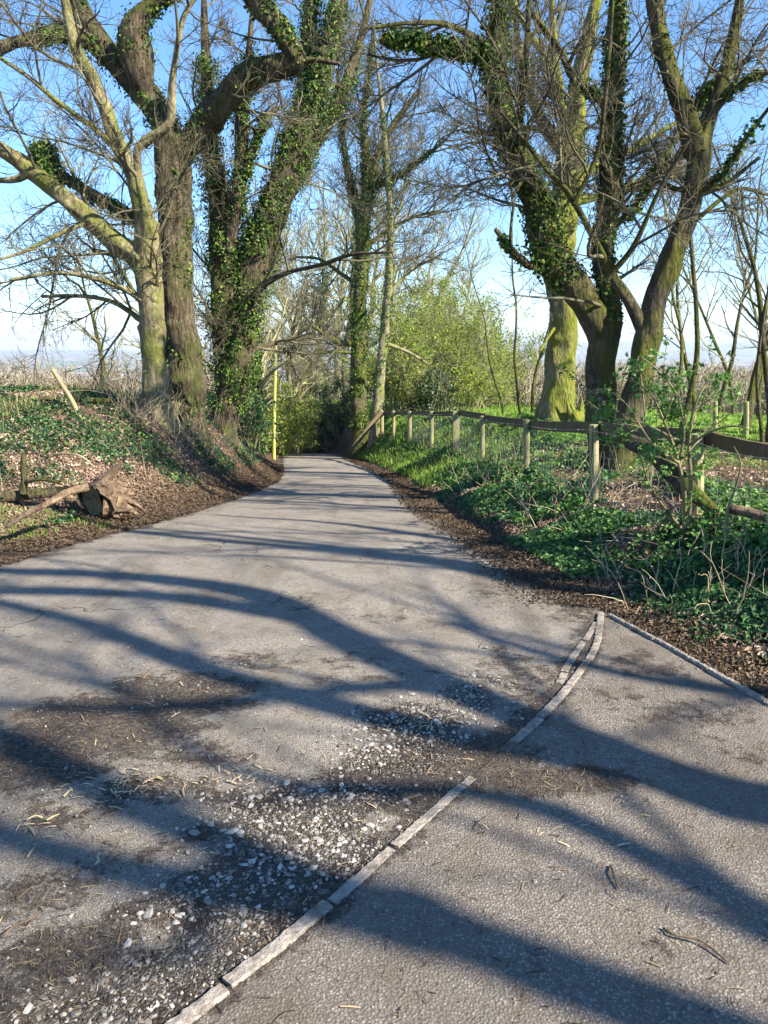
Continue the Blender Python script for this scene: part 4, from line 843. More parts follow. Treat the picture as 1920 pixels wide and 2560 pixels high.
for i in range(2, len(FP) - 1):
    ta, tb, ba, bb = tops[i], tops[i + 1], bots[i], bots[i + 1]; L = np.linalg.norm(tb - ta); d = norm(tb - ta); nrm = norm(np.cross(d, [0, 0, 1])); nrm = nrm if nrm[0] < 0 else -nrm
    off = nrm * (FP[i][4] * pxm(FP[i][3]) / 2 + .006); wr_ = .0016 if FP[i][3] < 12 else .0022
    ta2, tb2 = ta - [0, 0, .12], tb - [0, 0, .12]; gb = lambda p: np.array([p[0], p[1], float(G(p[0], p[1])) + .03])
    nv = int(L / .15); us = np.linspace(0, 1, nv + 1)
    gnd = np.array([gb(ta * (1 - u) + tb * u) for u in us]); tp_ = ta2 * (1 - us[:, None]) + tb2 * us[:, None]
    sag = np.sin(us * pi)[:, None] * np.array([0, 0, -.03]); rows = [tp_ * (1 - f) + gnd * f + off + sag * (1 - f) + nrm * (rng.normal(0, .008, (nv + 1, 1))) for f in (0, .2, .38, .54, .68, .8, .9, .98)]
    for rw in rows: tubes(mw, rw, np.full(len(rw), wr_), 4)
    R3 = np.stack(rows, 1); tubes(mw, R3, np.full(R3.shape[:2], wr_ * .9), 4)
    for dz in (-.015, .055):
        t = np.linspace(0, 1, 30); bw = ta * (1 - t[:, None]) + tb * t[:, None] + off * 1.3 + np.array([0, 0, -.02 - dz]) - np.sin(t * pi)[:, None] * [0, 0, .03]
        tubes(mbw, bw, np.full(30, .0017), 4); nb_ = int(L / .1); t = (np.arange(nb_) + .5) / nb_; c = ta * (1 - t[:, None]) + tb * t[:, None] + off * 1.3 + np.array([0, 0, -.02 - dz]) - np.sin(t * pi)[:, None] * [0, 0, .03]
        for s_ in range(2):
            e = norm(rng.normal(size=(nb_, 3))) * .012; tubes(mbw, np.stack([c - e, c + e], 1), np.full((nb_, 2), .0012), 3)
mw.build('wire_netting', M['wire'], fence); mbw.build('barbed_wire', M['wire'], fence)
m = MB(); trunk_mesh(m, spline([[*P(822, 893, 31.6), .10], [*P(795, 925, 31), .10], [*P(762, 968, 30), .09]], .2), 8, 0, .04, 3); m.build('brace', M['rail'], fence)

ff = P(1612, 940, 15); field = thing('field_fence', (ff[0], ff[1], float(G(ff[0], ff[1]))), 'round post and wire fence crossing behind the leafy bush', 'fence')
FQ = [(1420, 880, 925, 19, 8), (1468, 862, 925, 17.5, 8), (1545, 868, 932, 16, 10), (1612, 868, 940, 15, 11), (1700, 870, 950, 14, 12), (1800, 872, 960, 13, 12)]
for (px, tp, bs, Y, wd) in FQ: post('post', px, tp, bs, Y, wd, 'post', field)
m = MB()
for f in (.12, .4, .7):
    w_ = np.array([P(px, tp + (bs - tp) * f, Y - .08) for (px, tp, bs, Y, wd) in FQ]); w_ = resample_paths(np.concatenate([w_, np.zeros((len(w_), 1))], 1), 40)[:, :3]; w_[:, 2] -= .03 * np.abs(np.sin(np.linspace(0, 5 * pi, 40))); tubes(m, w_, np.full(40, .003), 4)
m.build('wire', M['wire'], field)

YL = gdepth(180, 905) + .05; o = post('leaning_post', 180, 798, 905, YL, 9.5, 'tanpost', ptop=113)
tag(o, 'peeled wooden post leaning left on top of the leafy bank', 'post')
m = MB(); w_ = [P(-160, 762, 12.2), P(-60, 776, 12.1), P(30, 789, 12.05), P(114, 803, 11.93), P(180, 812, 12.3), P(260, 815, 12.9), P(318, 800, 13.3)]
w_ = spline(np.concatenate([np.array(w_), np.full((7, 1), .003)], 1), .1); tubes(m, w_[:, :3], w_[:, 3], 4)
for i in range(1, len(w_), 1): e = norm(rng.normal(size=3)) * .016; tubes(m, np.stack([w_[i, :3] - e, w_[i, :3] + e]), np.array([.0015, .0015]), 3)
tag(m.build('barbed_wire', M['wire']), 'strand of barbed wire strung past the leaning post', 'wire')
pp = P(590, 965, 30.0); m = MB(); K = spline([[pp[0], 30, float(G(pp[0], 30)) - .3, .075], [*P(592, 900, 30), .072], [*P(594, 820, 30), .07], [*P(595, 748, 30), .066]], .5); trunk_mesh(m, K, 12, 0, .015, 4)
tag(m.build('utility_pole', M['polemat']), 'slim upright pole green with algae at the left of the bend', 'pole')
tree('low crooked mossy tree whose bough crosses in front of the green pole', 36.0,
     [(528, 950, 22), (532, 880, 18), (540, 820, 16), (552, 780, 14), (575, 765, 12)],
     [[(552, 785, 14), (575, 765, 12), (610, 757, 11), (640, 748, 13), (650, 715, 10), (690, 698, 8), (725, 670, 6), (745, 640, 4)], [(610, 758, 9), (660, 765, 7), (720, 760, 7), (790, 765, 4)], [(535, 830, 10), (515, 770, 8), (500, 700, 5)]],
     'bark_mossy', 121, step=.15, sides=10, flare=.3, l1=(1.2, 1.6, 50, .03), l2=(2.4, .9, 45, .014), l3=(2.6, .5, 40, .009), min_r=.007)

# ------------------------------------------------------------------ dead wood
def disc(C, nrm_, r, mat, name, parent, seed=0):
    g = np.random.default_rng(seed); n_ = 22; a = np.arange(n_) * 2 * pi / n_; nn = norm(np.array(nrm_, float)); u = norm(np.cross(nn, [0, .3, 1])); v = np.cross(nn, u)
    rr = r * (1 + g.normal(0, .05, n_)); V = [np.array(C) + nn * .02 * 0]; 
    rim = np.array(C) + rr[:, None] * (u * np.cos(a)[:, None] + v * np.sin(a)[:, None]); mid = np.array(C) + rr[:, None] * .55 * (u * np.cos(a)[:, None] + v * np.sin(a)[:, None]) - nn * .03 * (1 + g.normal(0, .3, (n_, 1)))
    V = np.concatenate([[np.array(C) - nn * .07], mid, rim]); j = np.arange(n_)
    T = np.stack([np.zeros(n_, int), 1 + j, 1 + (j + 1) % n_], -1); Q = np.stack([1 + j, 1 + n_ + j, 1 + n_ + (j + 1) % n_, 1 + (j + 1) % n_], -1)
    return MB().add(V, Q, T).build(name, M[mat], parent, smooth=False)
Ys = gdepth(215, 1116); c0 = P(208, 1085, Ys); st = thing('root_stump', (c0[0], c0[1], float(G(c0[0], c0[1]))), 'upturned rotten tree stump with a sawn face and splayed roots', 'stump')
m = MB()
for sd_, sides_, K_ in ((9, 30, [(200, 1082, 70, -.12), (214, 1076, 70, .0), (234, 1070, 60, .12), (256, 1076, 40, .25), (278, 1088, 18, .36), (292, 1096, 5, .42)]),
                        (10, 16, [(216, 1072, 50, .05), (228, 1048, 40, .1), (243, 1025, 20, .12), (263, 999, 3, .1)]), (11, 14, [(222, 1092, 44, -.05), (252, 1094, 28, .0), (278, 1100, 15, .04), (298, 1112, 4, .05)]),
                        (12, 14, [(212, 1062, 34, .05), (188, 1056, 24, .05), (166, 1056, 11, .02)]), (13, 14, [(235, 1070, 36, .15), (264, 1062, 19, .3), (288, 1066, 7, .4)]),
                        (14, 12, [(240, 1078, 26, .05), (268, 1080, 15, .12), (294, 1090, 9, .15), (312, 1104, 3, .16)]), (15, 12, [(236, 1060, 26, .1), (256, 1046, 12, .2), (272, 1050, 4, .24)]),
                        (16, 12, [(206, 1056, 20, -.08), (222, 1046, 14, -.05), (236, 1050, 6, 0)]), (17, 12, [(212, 1108, 22, -.08), (236, 1112, 12, -.05), (256, 1116, 4, 0)])):
    trunk_mesh(m, limb(K_, Ys, .018), sides_, 0, .24, sd_)
m.build('stump_wood', M['rot'], st)
q = P(199, 1082, Ys - .135); disc(q, (-.55, -.85, -.1), 32 * pxm(Ys), 'sawn', 'sawn_face', st, 5)
def deadwood(name, label, pts, Y, mat, seed, cat='branch', rough=.12, subs=(), hug=True):
    if hug: Y = min(gdepth(p[0], p[1] + p[2] * .38) for p in pts)
    m = MB(); trunk_mesh(m, limb(pts, Y, .035), 12, 0, rough, seed)
    for i, s_ in enumerate(subs): trunk_mesh(m, limb(s_, Y, .035), 9, 0, rough, seed + i + 1)
    return tag(m.build(name, M[mat]), label, cat)
deadwood('fallen_branch', 'reddish dead branch sloping down left from the stump', [(190, 1052, 15, 0), (150, 1062, 15, -.1), (110, 1083, 14, -.25), (60, 1108, 13, -.45), (14, 1138, 9, -.6)], 8.1, 'rot', 21)
deadwood('fallen_log', 'lichen spotted grey log lying behind the reddish branch', [(-60, 1082, 24, .2), (0, 1074, 24, .3), (60, 1068, 22, .4), (120, 1062, 20, .5), (172, 1058, 16, .6)], 8.3, 'bark_brown', 22, 'log', .1,
         [[(50, 1066, 13, .3), (52, 1035, 12, .3), (50, 1000, 11, .3), (56, 975, 8, .3), (70, 960, 4, .3)], [(52, 1040, 8, .3), (95, 1036, 7, .2), (130, 1040, 6, .2), (140, 1015, 4, .2)]])
deadwood('fallen_branch', 'thin pale stick arching over the ivy on the left bank', [(110, 982, 4, 0), (140, 980, 5, -.1), (175, 986, 4, -.2), (205, 1010, 3, -.3)], 9.5, 'twig_tan', 24)
deadwood('mossy_log', 'long mossy log along the crest of the left bank', [(-160, 872, 12, .4), (0, 866, 11, .2), (60, 864, 10, .1), (112, 862, 9, 0)], 14.0, 'bark_grey', 25, 'log', .1, [])
deadwood('mossy_log', 'short mossy log right of the leaning post', [(130, 866, 8, 0), (180, 864, 11, .1), (235, 866, 10, .2)], 13.6, 'bark_grey', 26, 'log')
deadwood('fallen_branch', 'dark broken branch end propped beside the mossy logs', [(106, 858, 5, 0), (125, 869, 8, -.1), (148, 880, 6, -.2)], 13.2, 'rail', 27)
deadwood('fallen_log', 'grey fallen trunk sloping down behind the leafy bush', [(1362, 955, 24, .7), (1400, 975, 34, .4), (1450, 1020, 36, .1), (1500, 1068, 34, -.2), (1548, 1108, 28, -.4)], 6.9, 'bark_grey', 28, 'log', .16)
deadwood('fallen_log', 'smooth brown log lying behind the wire at the right edge', [(1570, 1098, 16, .2), (1620, 1108, 22, .1), (1670, 1124, 24, 0), (1740, 1150, 22, 0)], 5.9, 'rot', 29, 'log')
deadwood('mossy_stump', 'broken mossy stump with jagged spikes beside the sunlit trunk', [(1243, 925, 44, 0), (1243, 905, 36, 0), (1240, 893, 28, 0)], 17.5, 'bark_mossy', 30, 'stump', .2, hug=False, subs=[[(1235, 900, 12), (1228, 882, 8), (1224, 862, 2)], [(1250, 900, 14), (1256, 880, 9), (1256, 856, 2)], [(1262, 910, 14), (1270, 895, 6), (1272, 880, 2)]])
for i, (px, py, dx, dy, Y) in enumerate([(730, 1170, 0, 0, 0)]): pass
for (lab, sx, sy, tx, ty) in [('curled dark twig on the tarmac in front of the far shadow fork', 575, 1216, 592, 1222), ('curved dry stick at the left on the dirty tarmac', 205, 1880, 213, 1852), ('short pale stick lying on the left tarmac', 62, 1778, 96, 1772), ('bent twig on the pavement below the edging gap', 1240, 1655, 1325, 1668), ('twig cluster stick at the lower right', 1415, 2015, 1560, 2080), ('upright leaning twig pair on the pavement', 1320, 1880, 1335, 1925), ('long thin stick at the lower left', 10, 2030, 80, 1990)]:
    a = GP(sx, sy, -.05 if sy < 1300 else 0); b = GP(tx, ty, -.05 if sy < 1300 else 0); g = np.random.default_rng(sx); L = np.hypot(b[0] - a[0], b[1] - a[1]); C = []
    for t in (0, .3, .6, 1): x = a[0] * (1 - t) + b[0] * t + g.normal() * L * .08; y = a[1] * (1 - t) + b[1] * t + g.normal() * L * .08; C.append([x, y, float(ROAD(x, y)) + .012 + .008 * sin(t * pi), .003 * (1 - .5 * t) + .001])
    K = spline(C, .01); m = MB(); tubes(m, K[:, :3], K[:, 3], 6, True); tag(m.build('stick', M['twig_tan' if 'pale' in lab or 'dry' in lab else 'rot']), lab, 'stick')

# ------------------------------------------------------------------ stuff on the ground
def samp(n, ylo, yhi, g): return np.exp(g.uniform(np.log(ylo), np.log(yhi), n))
def onground(x, y, h=0): return np.stack([x, y, G(x, y) + h], -1)
g = np.random.default_rng(5)
# leaf litter, left bank + foot + right edge
m = MB(); n_ = 190000; y = samp(n_, 4.5, 26, g); d = g.uniform(-.10, 8, n_) ; x = xl(y) - d
k = (fbm(x, y, .9, 3, 11.) > .30) & (g.random(n_) < np.where(y < 16, 1, .7)) & (x > -.53 * y - 1.2); x, y, d = x[k], y[k], d[k]
z = np.where(d < 0, ROAD(x, y), G(x, y)); leafset(m, *CURL, np.stack([x, y, z + .008 + g.random(len(x)) * .02], -1), Gn(x, y), (.025 + .0014 * y) * g.uniform(.5, 1.5, len(x)), g, tilt=.5, asp=.9, tint=np.clip(g.beta(2.1, 1.9, len(x)) * sstep(-.2, 1.6, d) + g.random(len(x)) * .15, 0, 1))
n_ = 46000; y = samp(n_, 2.4, 34, g); d = g.normal(.12, .26, n_); x = xr(y) + d; k = (d > -.45) & (d < 3); x, y, d = x[k], y[k], d[k]; z = np.where(d < 0, ROAD(x, y) + np.where(y < 4.6, .012, 0), G(x, y))
k = ~((y < 4.7) & (d < -.01)); x, y, d, z = x[k], y[k], d[k], z[k]
leafset(m, *CURL, np.stack([x, y, z + .006 + g.random(len(x)) * .02], -1), Gn(x, y), (.021 + .0016 * y) * g.uniform(.5, 1.4, len(x)), g, tilt=.45, asp=.9, tint=np.clip(g.beta(1.5, 2.6, len(x)) * sstep(-.5, .7, d) + .04, 0, 1))
n_ = 30000; y = samp(n_, 3, 14, g); x = xr(y) + g.uniform(.3, 6, n_); leafset(m, *CURL, onground(x, y, .02), Gn(x, y), (.032 + .0018 * y) * g.uniform(.5, 1.4, n_), g, tilt=.5, tint=g.beta(2, 1.8, n_))
tag(m.build('leaf_litter', M['dead'], smooth=False), 'brown fallen leaves carpeting both banks', 'leaves', kind='stuff')
# ivy ground cover
m = MB()
n_ = 120000; y = samp(n_, 5.5, 24, g); d = g.uniform(.5, 6, n_); x = xl(y) - d
k = (fbm(x, y, 1.3, 5, 23.) + g.normal(0, .045, n_) > .445 + .12 * sstep(1.6, .6, d) + .16 * sstep(3.6, 5.2, d)) & (x > -.53 * y - 1); x, y = x[k], y[k]; hh = .02 + .10 * g.random(len(x)) ** 1.5
leafset(m, *IVY, onground(x, y, hh), Gn(x, y), (.026 + .0014 * y) * g.uniform(.5, 1.4, len(x)), g, tilt=.65, tint=g.random(len(x)) ** 1.7)
n_ = 190000; y = samp(n_, 2.0, 36, g); d = g.uniform(.12, 2.6, n_) ; x = xr(y) + d
dens = fbm(x, y, 1.5, 4, 41.); k = (dens > .385 + .22 * sstep(.48, .05, d) + .22 * sstep(1.3, 2.0, d) + .06 * sstep(12, 20, y) - .06 * (y < 5) + g.normal(0, .03, n_)) & (x < .53 * y + 1.2); x, y, d, dens = x[k], y[k], d[k], dens[k]
hh = .012 + (.03 + .13 * np.clip(dens - .42, 0, .3) / .3) * g.random(len(x)) * np.clip(d * 1.2, .3, 1)
leafset(m, *IVY, onground(x, y, hh), Gn(x, y), (.027 + .0020 * y) * g.uniform(.5, 1.4, len(x)), g, tilt=.65, tint=np.clip(g.random(len(x)) * .7 + (dens - .5) * 1.2 + .15, 0, 1))
tag(m.build('ivy_ground_cover', M['ivy_ground'], smooth=False), 'dark and bright green ivy trailing over both banks', 'ivy', kind='stuff')
m = MB(); n_ = 24000; y = samp(n_, 2.2, 26, g); d = g.uniform(.35, 3.2, n_); x = xr(y) + d; dens = fbm(x, y, 1.2, 4, 61.); k = (dens > .56) & (x < .53 * y + 1.2); x, y, dens = x[k], y[k], dens[k]
leafset(m, *LEAF, onground(x, y, .03 + .22 * g.random(len(x)) * np.clip((dens - .52) * 6, 0, 1)), Gn(x, y) * [0, 0, 1], (.034 + .0022 * y) * g.uniform(.5, 1.3, len(x)), g, tilt=.6)
tag(m.build('green_weeds', M['nettle'], smooth=False), 'fresh green weeds growing through the ivy on the right verge', 'weeds', kind='stuff')
m = MB()
for n_, f_ in ((380, lambda n: (samp(n, 3.2, 26, g), 'r')), (260, lambda n: (samp(n, 6, 17, g), 'l'))):
    y, sd_ = f_(n_); x = xr(y) + g.uniform(.5, 2.6, n_) if sd_ == 'r' else xl(y) - g.uniform(.8, 6, n_)
    p = onground(x, y, -.02); PT = np.zeros((n_, 6, 3)); PT[:, 0] = p; lie = g.random(n_) < .4; d = norm(np.stack([g.normal(0, .5, n_), g.normal(0, .5, n_), np.where(lie, .25, 1.1)], -1)); hh = np.where(lie, .45, .30) * g.lognormal(0, .45, n_)
    for k in range(5): d = norm(d + g.normal(size=(n_, 3)) * .13); PT[:, k + 1] = PT[:, k] + d * (hh / 5)[:, None]
    tubes(m, PT, np.repeat((.0014 + .00018 * y)[:, None], 6, 1) * np.linspace(1.2, .5, 6), 4)
tag(m.build('dead_stems', M['twig_tan']), 'dry dead stems standing and lying in the undergrowth', 'stems', kind='stuff')
# grass
def blades(m, x, y, h, w_, g, base=None):
    n_ = len(x); b = onground(x, y, -.01) if base is None else base; a = g.uniform(0, 2 * pi, n_); l = g.uniform(.1, .75, n_); d = np.stack([np.cos(a) * l, np.sin(a) * l, np.zeros(n_)], -1); s_ = np.stack([-np.sin(a), np.cos(a), np.zeros(n_)], -1) * (w_ * .5)[:, None]
    up = np.array([0, 0, 1.]); V = np.stack([b - s_, b + s_, b + (d * .35 + up * .6) * h[:, None] - s_ * .7, b + (d * .35 + up * .6) * h[:, None] + s_ * .7, b + (d + up * .85) * h[:, None]], 1)
    T = np.arange(n_)[:, None, None] * 5 + np.array([[0, 1, 3], [0, 3, 2], [2, 3, 4]])[None]; m.add(V.reshape(-1, 3), None, T.reshape(-1, 3), np.repeat(g.random(n_), 5))
m = MB(); n_ = 150000; y = samp(n_, 11.2, 75, g); x = xr(y) + 1.35 + 26 * g.random(n_) ** 1.6; k = (x < .55 * y + 2) & (fbm(x, y, .8, 4, 77.) + sstep(15, 24, y) * .5 + (y > 12.5) * .06 > .42); x, y = x[k], y[k]; blades(m, x, y, (.05 + .0025 * y) * g.uniform(.5, 1.4, len(x)), .006 + .0009 * y, g)
n_ = 9000; y = samp(n_, 14, 34, g); x = xr(y) + g.uniform(.2, 2.0, n_); blades(m, x, y, .22 * g.uniform(.5, 1.3, n_), .004 + .0009 * y, g)
n_ = 5000; y = g.uniform(5.6, 8.0, n_); x = xl(y) - g.uniform(.15, 1.6, n_); k = fbm(x, y, 1.3, 3, 15.) > .52; x, y = x[k], y[k]; blades(m, x, y, .07 * g.uniform(.5, 1.4, len(x)), .004 + .0006 * y, g)
tag(m.build('grass', M['grass'], smooth=False), 'green grass on the field and the bank tops', 'grass', kind='stuff')
m = MB(); n_ = 30000; y = samp(n_, 10, 24, g); x = xl(y) - g.uniform(2.6, 12, n_); k = (x > -.55 * y - 1) & (fbm(x, y, .7, 3, 19.) + sstep(12.5, 15, y) * .25 > .52); x, y = x[k], y[k]; blades(m, x, y, .20 * g.uniform(.5, 1.5, len(x)), .004 + .0006 * y, g)
tag(m.build('dry_grass', M['drygrass'], smooth=False), 'dry pale grass along the crest of the left bank', 'grass', kind='stuff')

# gravel, needles, wood chips on the tarmac
def ico():
    t = (1 + 5 ** .5) / 2; v = np.array([[-1, t, 0], [1, t, 0], [-1, -t, 0], [1, -t, 0], [0, -1, t], [0, 1, t], [0, -1, -t], [0, 1, -t], [t, 0, -1], [t, 0, 1], [-t, 0, -1], [-t, 0, 1]]); v /= np.linalg.norm(v[0])
    f = [[0, 11, 5], [0, 5, 1], [0, 1, 7], [0, 7, 10], [0, 10, 11], [1, 5, 9], [5, 11, 4], [11, 10, 2], [10, 7, 6], [7, 1, 8], [3, 9, 4], [3, 4, 2], [3, 2, 6], [3, 6, 8], [3, 8, 9], [4, 9, 5], [2, 4, 11], [6, 2, 10], [8, 6, 7], [9, 8, 1]]
    return v, f
iv_, if_ = ico(); m = MB(); gx_ = g.uniform(-2.2, 2.2, 140000); gy_ = g.uniform(1.3, 4.6, 140000); msk = blob(gx_, gy_, GRAV); k = (g.random(len(gx_)) < msk * .25 * sstep(.20, .50, fbm(gx_, gy_, 4, 3, 3.))) & (gx_ < xe(gy_) - .05); gx_, gy_ = gx_[k], gy_[k]
for vv in range(14):
    sub = slice(vv, None, 14); x, y = gx_[sub], gy_[sub]; tm = iv_ * g.uniform(.45, 1.25, (12, 1)) * [1, .78, .36]
    leafset(m, tm, if_, np.stack([x, y, ROAD(x, y) + .0015], -1), np.tile([0, 0, 1.], (len(x), 1)), .0088 * g.lognormal(0, .34, len(x)), g, tilt=.16)
x = g.uniform(-2.4, 2.4, 200000); y = samp(200000, 1.35, 6, g); k = (g.random(len(x)) < .02 + .16 * blob(x, y, GRAV)) & (x < xe(y) - .03) & (x > xl(y) + .2); x, y = x[k], y[k]
leafset(m, iv_ * g.uniform(.6, 1.2, (12, 1)) * [1, .8, .6], if_, np.stack([x, y, ROAD(x, y) + .001], -1), np.tile([0, 0, 1.], (len(x), 1)), .0034 * g.lognormal(0, .4, len(x)), g, tilt=.2, tint=g.random(len(x)) * .85)
for ncount, xx, yy in ((2600, (-4, 2.2), (1.4, 9)),):
    x = g.uniform(*xx, ncount); y = samp(ncount, *yy, g); k = (x > xl(y) + .1) & (x < np.where(y < 4.6, xo(y), xr_(y))); x, y = x[k], y[k]
    leafset(m, iv_ * g.uniform(.65, 1.2, (12, 1)) * [1, .8, .6], if_, np.stack([x, y, ROAD(x, y) + .007], -1), np.tile([0, 0, 1.], (len(x), 1)), .0034 * g.lognormal(0, .45, len(x)), g, tilt=.2, tint=g.random(len(x)) * .7)
tag(m.build('gravel', M['stone'], smooth=False), 'pale loose stones where the tarmac has broken up', 'gravel', kind='stuff')
STRIP = (np.array([[-.03, -.5, 0], [.03, -.5, 0], [.035, 0, .03], [-.03, 0, .035], [.02, .5, 0], [-.02, .5, 0]]), [[0, 1, 2], [0, 2, 3], [3, 2, 4], [3, 4, 5]])
def road_scatter(m, n_, size, asp, ylo, yhi, bias, g, tmpl=STRIP, tint=None, lift=.004, wide=1.):
    x = g.uniform(-4.4, 3.2, n_); y = samp(n_, ylo, yhi, g); dm = np.maximum(blob(x, y, DIRT), sstep(.9, 0, xr(y) - x) * (y > 4.4)); f = fbm(x, y, 2.3, 4, 55.)
    k = (g.random(n_) < bias + (1 - bias) * dm) & (f > .40 - dm * .25) & (x > xl(y)) & (x < xr(y)) & (np.abs(x) < .56 * y + .2); x, y = x[k], y[k]; pv = (y < 4.6) & (x > xe(y))
    leafset(m, tmpl[0] * [wide, 1, 1], tmpl[1], np.stack([x, y, ROAD(x, y) + lift + pv * .006], -1), np.tile([0, 0, 1.], (len(x), 1)), size * (1 + .10 * y) * g.lognormal(0, .4, len(x)), g, tilt=.08, tint=None if tint is None else tint(len(x)))
m = MB(); road_scatter(m, 150000, .015, 1, 1.35, 12, .10, g); road_scatter(m, 30000, .010, 1, 1.35, 16, .3, g, wide=1.6)
tag(m.build('needle_litter', M['needle'], smooth=False), 'brown needles and crumbs drifted over the tarmac', 'litter', kind='stuff')
m = MB(); road_scatter(m, 7000, .017, 1, 1.35, 9, .05, g, wide=1.5)
for (px, py, s_, c_) in ((280, 1700, .11, 130), (520, 1680, .06, 40), (905, 1560, .07, 30), (60, 1800, .08, 25), (1260, 1800, .1, 16)):
    cx, cy = GP(px, py); x = cx + g.normal(0, s_, c_); y = cy + g.normal(0, s_ * .6, c_); leafset(m, STRIP[0] * [2.2, 1, 2], STRIP[1], np.stack([x, y, ROAD(x, y) + .008], -1), np.tile([0, 0, 1.], (c_, 1)), (.023 * g.lognormal(0, .45, c_)), g, tilt=.15, tint=g.uniform(.6, 1, c_))
tag(m.build('wood_chips', M['chip'], smooth=False), 'pale wood chips and straw scattered over the tarmac', 'litter', kind='stuff')
m = MB(); x = g.uniform(-4, 3, 900); y = samp(900, 1.4, 9, g); k = (x > xl(y)) & (x < xr(y)); x, y = x[k], y[k]; n_ = len(x); a = g.uniform(0, 6.3, n_); L = .030 * g.lognormal(0, .5, n_); PT = np.zeros((n_, 5, 3)); PT[:, 0] = np.stack([x, y, ROAD(x, y) + .010], -1)
for k in range(4): a = a + g.normal(0, .35, n_); PT[:, k + 1] = PT[:, k] + np.stack([np.cos(a), np.sin(a), g.normal(0, .05, n_)], -1) * (L / 4)[:, None]
tubes(m, PT, np.full((n_, 5), .0012), 4); tag(m.build('twig_litter', M['needle']), 'small brown twigs strewn over the tarmac', 'litter', kind='stuff')

# ------------------------------------------------------------------ far woodland and buildings on the plain
def wood(name, label, n_, pos, seed, rule, hmax=17, bs=1.0):
    g = np.random.default_rng(seed); x, y = pos(g, n_); z = G(x, y); h = np.clip((1.6 - rule * y - z), .5, hmax) * g.uniform(.45, 1.05, n_); PT = np.zeros((n_, 7, 4)); p = np.stack([x, y, z - .2], -1); d = norm(np.stack([g.normal(0, .1, n_), g.normal(0, .1, n_), np.ones(n_)], -1))
    for k in range(7): PT[:, k, :3] = p; PT[:, k, 3] = h * .006 * (1 - k / 7.5); d = norm(d + g.normal(size=(n_, 3)) * .13); p = p + d * (h / 6)[:, None]
    A = sprout(PT, 2.0 / bs ** .7, 2.0 * bs, 55, .04, 5, .15, .12, .15, g); B = sprout(A, 4.6 / bs ** .6, .9 * bs, 45, .02, 3, .18, .15, .1, g); m = MB(); mr = .006 + .00022 * float(np.median(y))
    for q, sd in ((PT, 4), (A, 3), (B, 3)): tubes(m, q[..., :3], np.maximum(q[..., 3], mr), sd)
    NSPREAD['twigs'] += len(B); return tag(m.build(name, M['wood_far']), label, 'woodland', kind='stuff')
def lp_(g, n): y = np.exp(g.uniform(np.log(30), np.log(150), n)); return -y * g.uniform(.18, .62, n), y
def rp_(g, n): y = np.exp(g.uniform(np.log(50), np.log(170), n)); return y * g.uniform(.10, .60, n), y
wood('woodland', 'pale bare scrub and woodland below the left bank', 2800, lp_, 701, .038)
wood('woodland', 'brown bare woodland beyond the field on the right', 3000, rp_, 702, .028)
def sp_(g, n): y = g.uniform(19, 34, n); return -y * g.uniform(.27, .62, n), y
wood('scrub', 'low pale scrub just behind the crest of the left bank', 420, sp_, 703, .062, 2.0, .42)
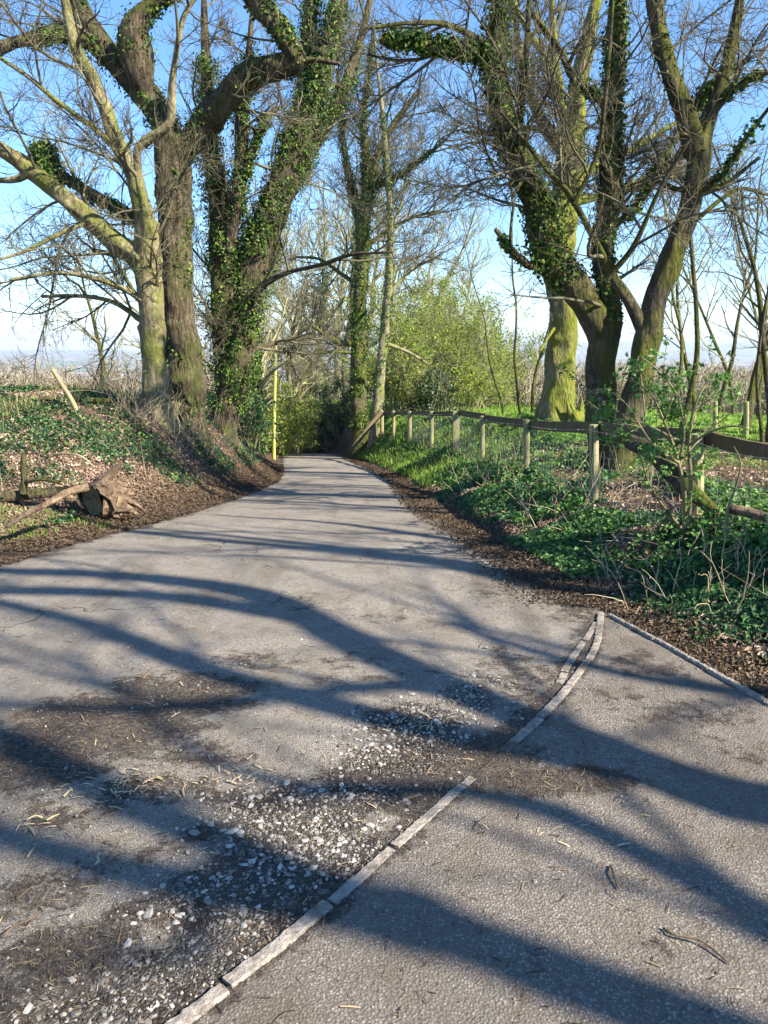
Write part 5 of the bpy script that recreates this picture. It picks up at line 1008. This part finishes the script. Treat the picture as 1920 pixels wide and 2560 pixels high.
def barn(label, px, row, Y, w_, d_, h_, seed):
    x = float(P(px, row, Y)[0]); z = float(G(x, Y)); root = thing('farm_building', (x, Y, z), label, 'building'); hw_, hd = w_ / 2, d_ / 2
    V = np.array([[x + a * hw_, Y + b * hd, z + c] for c in (-3, h_) for a, b in ((-1, -1), (1, -1), (1, 1), (-1, 1))] + [[x - hw_, Y, z + h_ * 1.45], [x + hw_, Y, z + h_ * 1.45]])
    MB().add(V, [[0, 1, 5, 4], [1, 2, 6, 5], [2, 3, 7, 6], [3, 0, 4, 7]], [[4, 7, 8], [5, 9, 6]]).build('wall', M['white'], root, smooth=False)
    e = .6; V = np.array([[x - hw_ - e, Y - hd - e, z + h_ - .2], [x + hw_ + e, Y - hd - e, z + h_ - .2], [x + hw_ + e, Y, z + h_ * 1.45 + .3], [x - hw_ - e, Y, z + h_ * 1.45 + .3], [x + hw_ + e, Y + hd + e, z + h_ - .2], [x - hw_ - e, Y + hd + e, z + h_ - .2]])
    V = np.concatenate([V, V + [0, 0, .35]]); MB().add(V, [[0, 1, 2, 3], [3, 2, 4, 5], [6, 9, 8, 7], [9, 11, 10, 8], [0, 6, 7, 1], [5, 4, 10, 11], [0, 3, 9, 6], [3, 5, 11, 9], [1, 7, 8, 2], [2, 8, 10, 4]]).build('roof', M['slate'], root, smooth=False)
n = NT('white_render', .8); M['white'] = n.done(n.ramp(n.noise(.4, 3), [(.3, (.62, .6, .56)), (.7, (.78, .76, .72))])); n = NT('slate', .7); M['slate'] = n.done(n.ramp(n.noise(.6, 4), [(.3, (.10, .10, .11)), (.7, (.2, .19, .19))]))
barn('white farm building nearest below the barbed wire', 118, 793, 1500, 26, 12, 6, 1)
barn('long white shed on the far plain at the left', 30, 774, 2600, 60, 18, 7, 2)
barn('small pale building on the far plain left of the trees', 200, 772, 2900, 30, 14, 7, 3)

# ------------------------------------------------------------------ air
hz = bpy.data.materials.new('haze_air'); hz.use_nodes = True; hz.node_tree.nodes.remove(hz.node_tree.nodes['Principled BSDF']); pv = hz.node_tree.nodes.new('ShaderNodeVolumePrincipled')
pv.inputs['Color'].default_value = (.72, .84, 1, 1); pv.inputs['Density'].default_value = .00012; pv.inputs['Anisotropy'].default_value = 0.1
hz.node_tree.links.new(pv.outputs[0], hz.node_tree.nodes['Material Output'].inputs['Volume'])
zmin, zmax = float(Z.min()) - 1.5, float(Z.max()) + 10; W_ = 18500; V = np.array([[a, b, c] for c in (zmin, zmax) for a, b in ((-W_, -W_), (W_, -W_), (W_, W_), (-W_, W_))])
tag(MB().add(V, [[0, 3, 2, 1], [4, 5, 6, 7], [0, 1, 5, 4], [1, 2, 6, 5], [2, 3, 7, 6], [3, 0, 4, 7]]).build('haze', hz, smooth=False), 'thin blue haze over the distance', 'haze', kind='stuff')
print('TWIGS', NSPREAD, 'FACES', sum(len(o.data.polygons) for o in S.objects if o.type == 'MESH'))
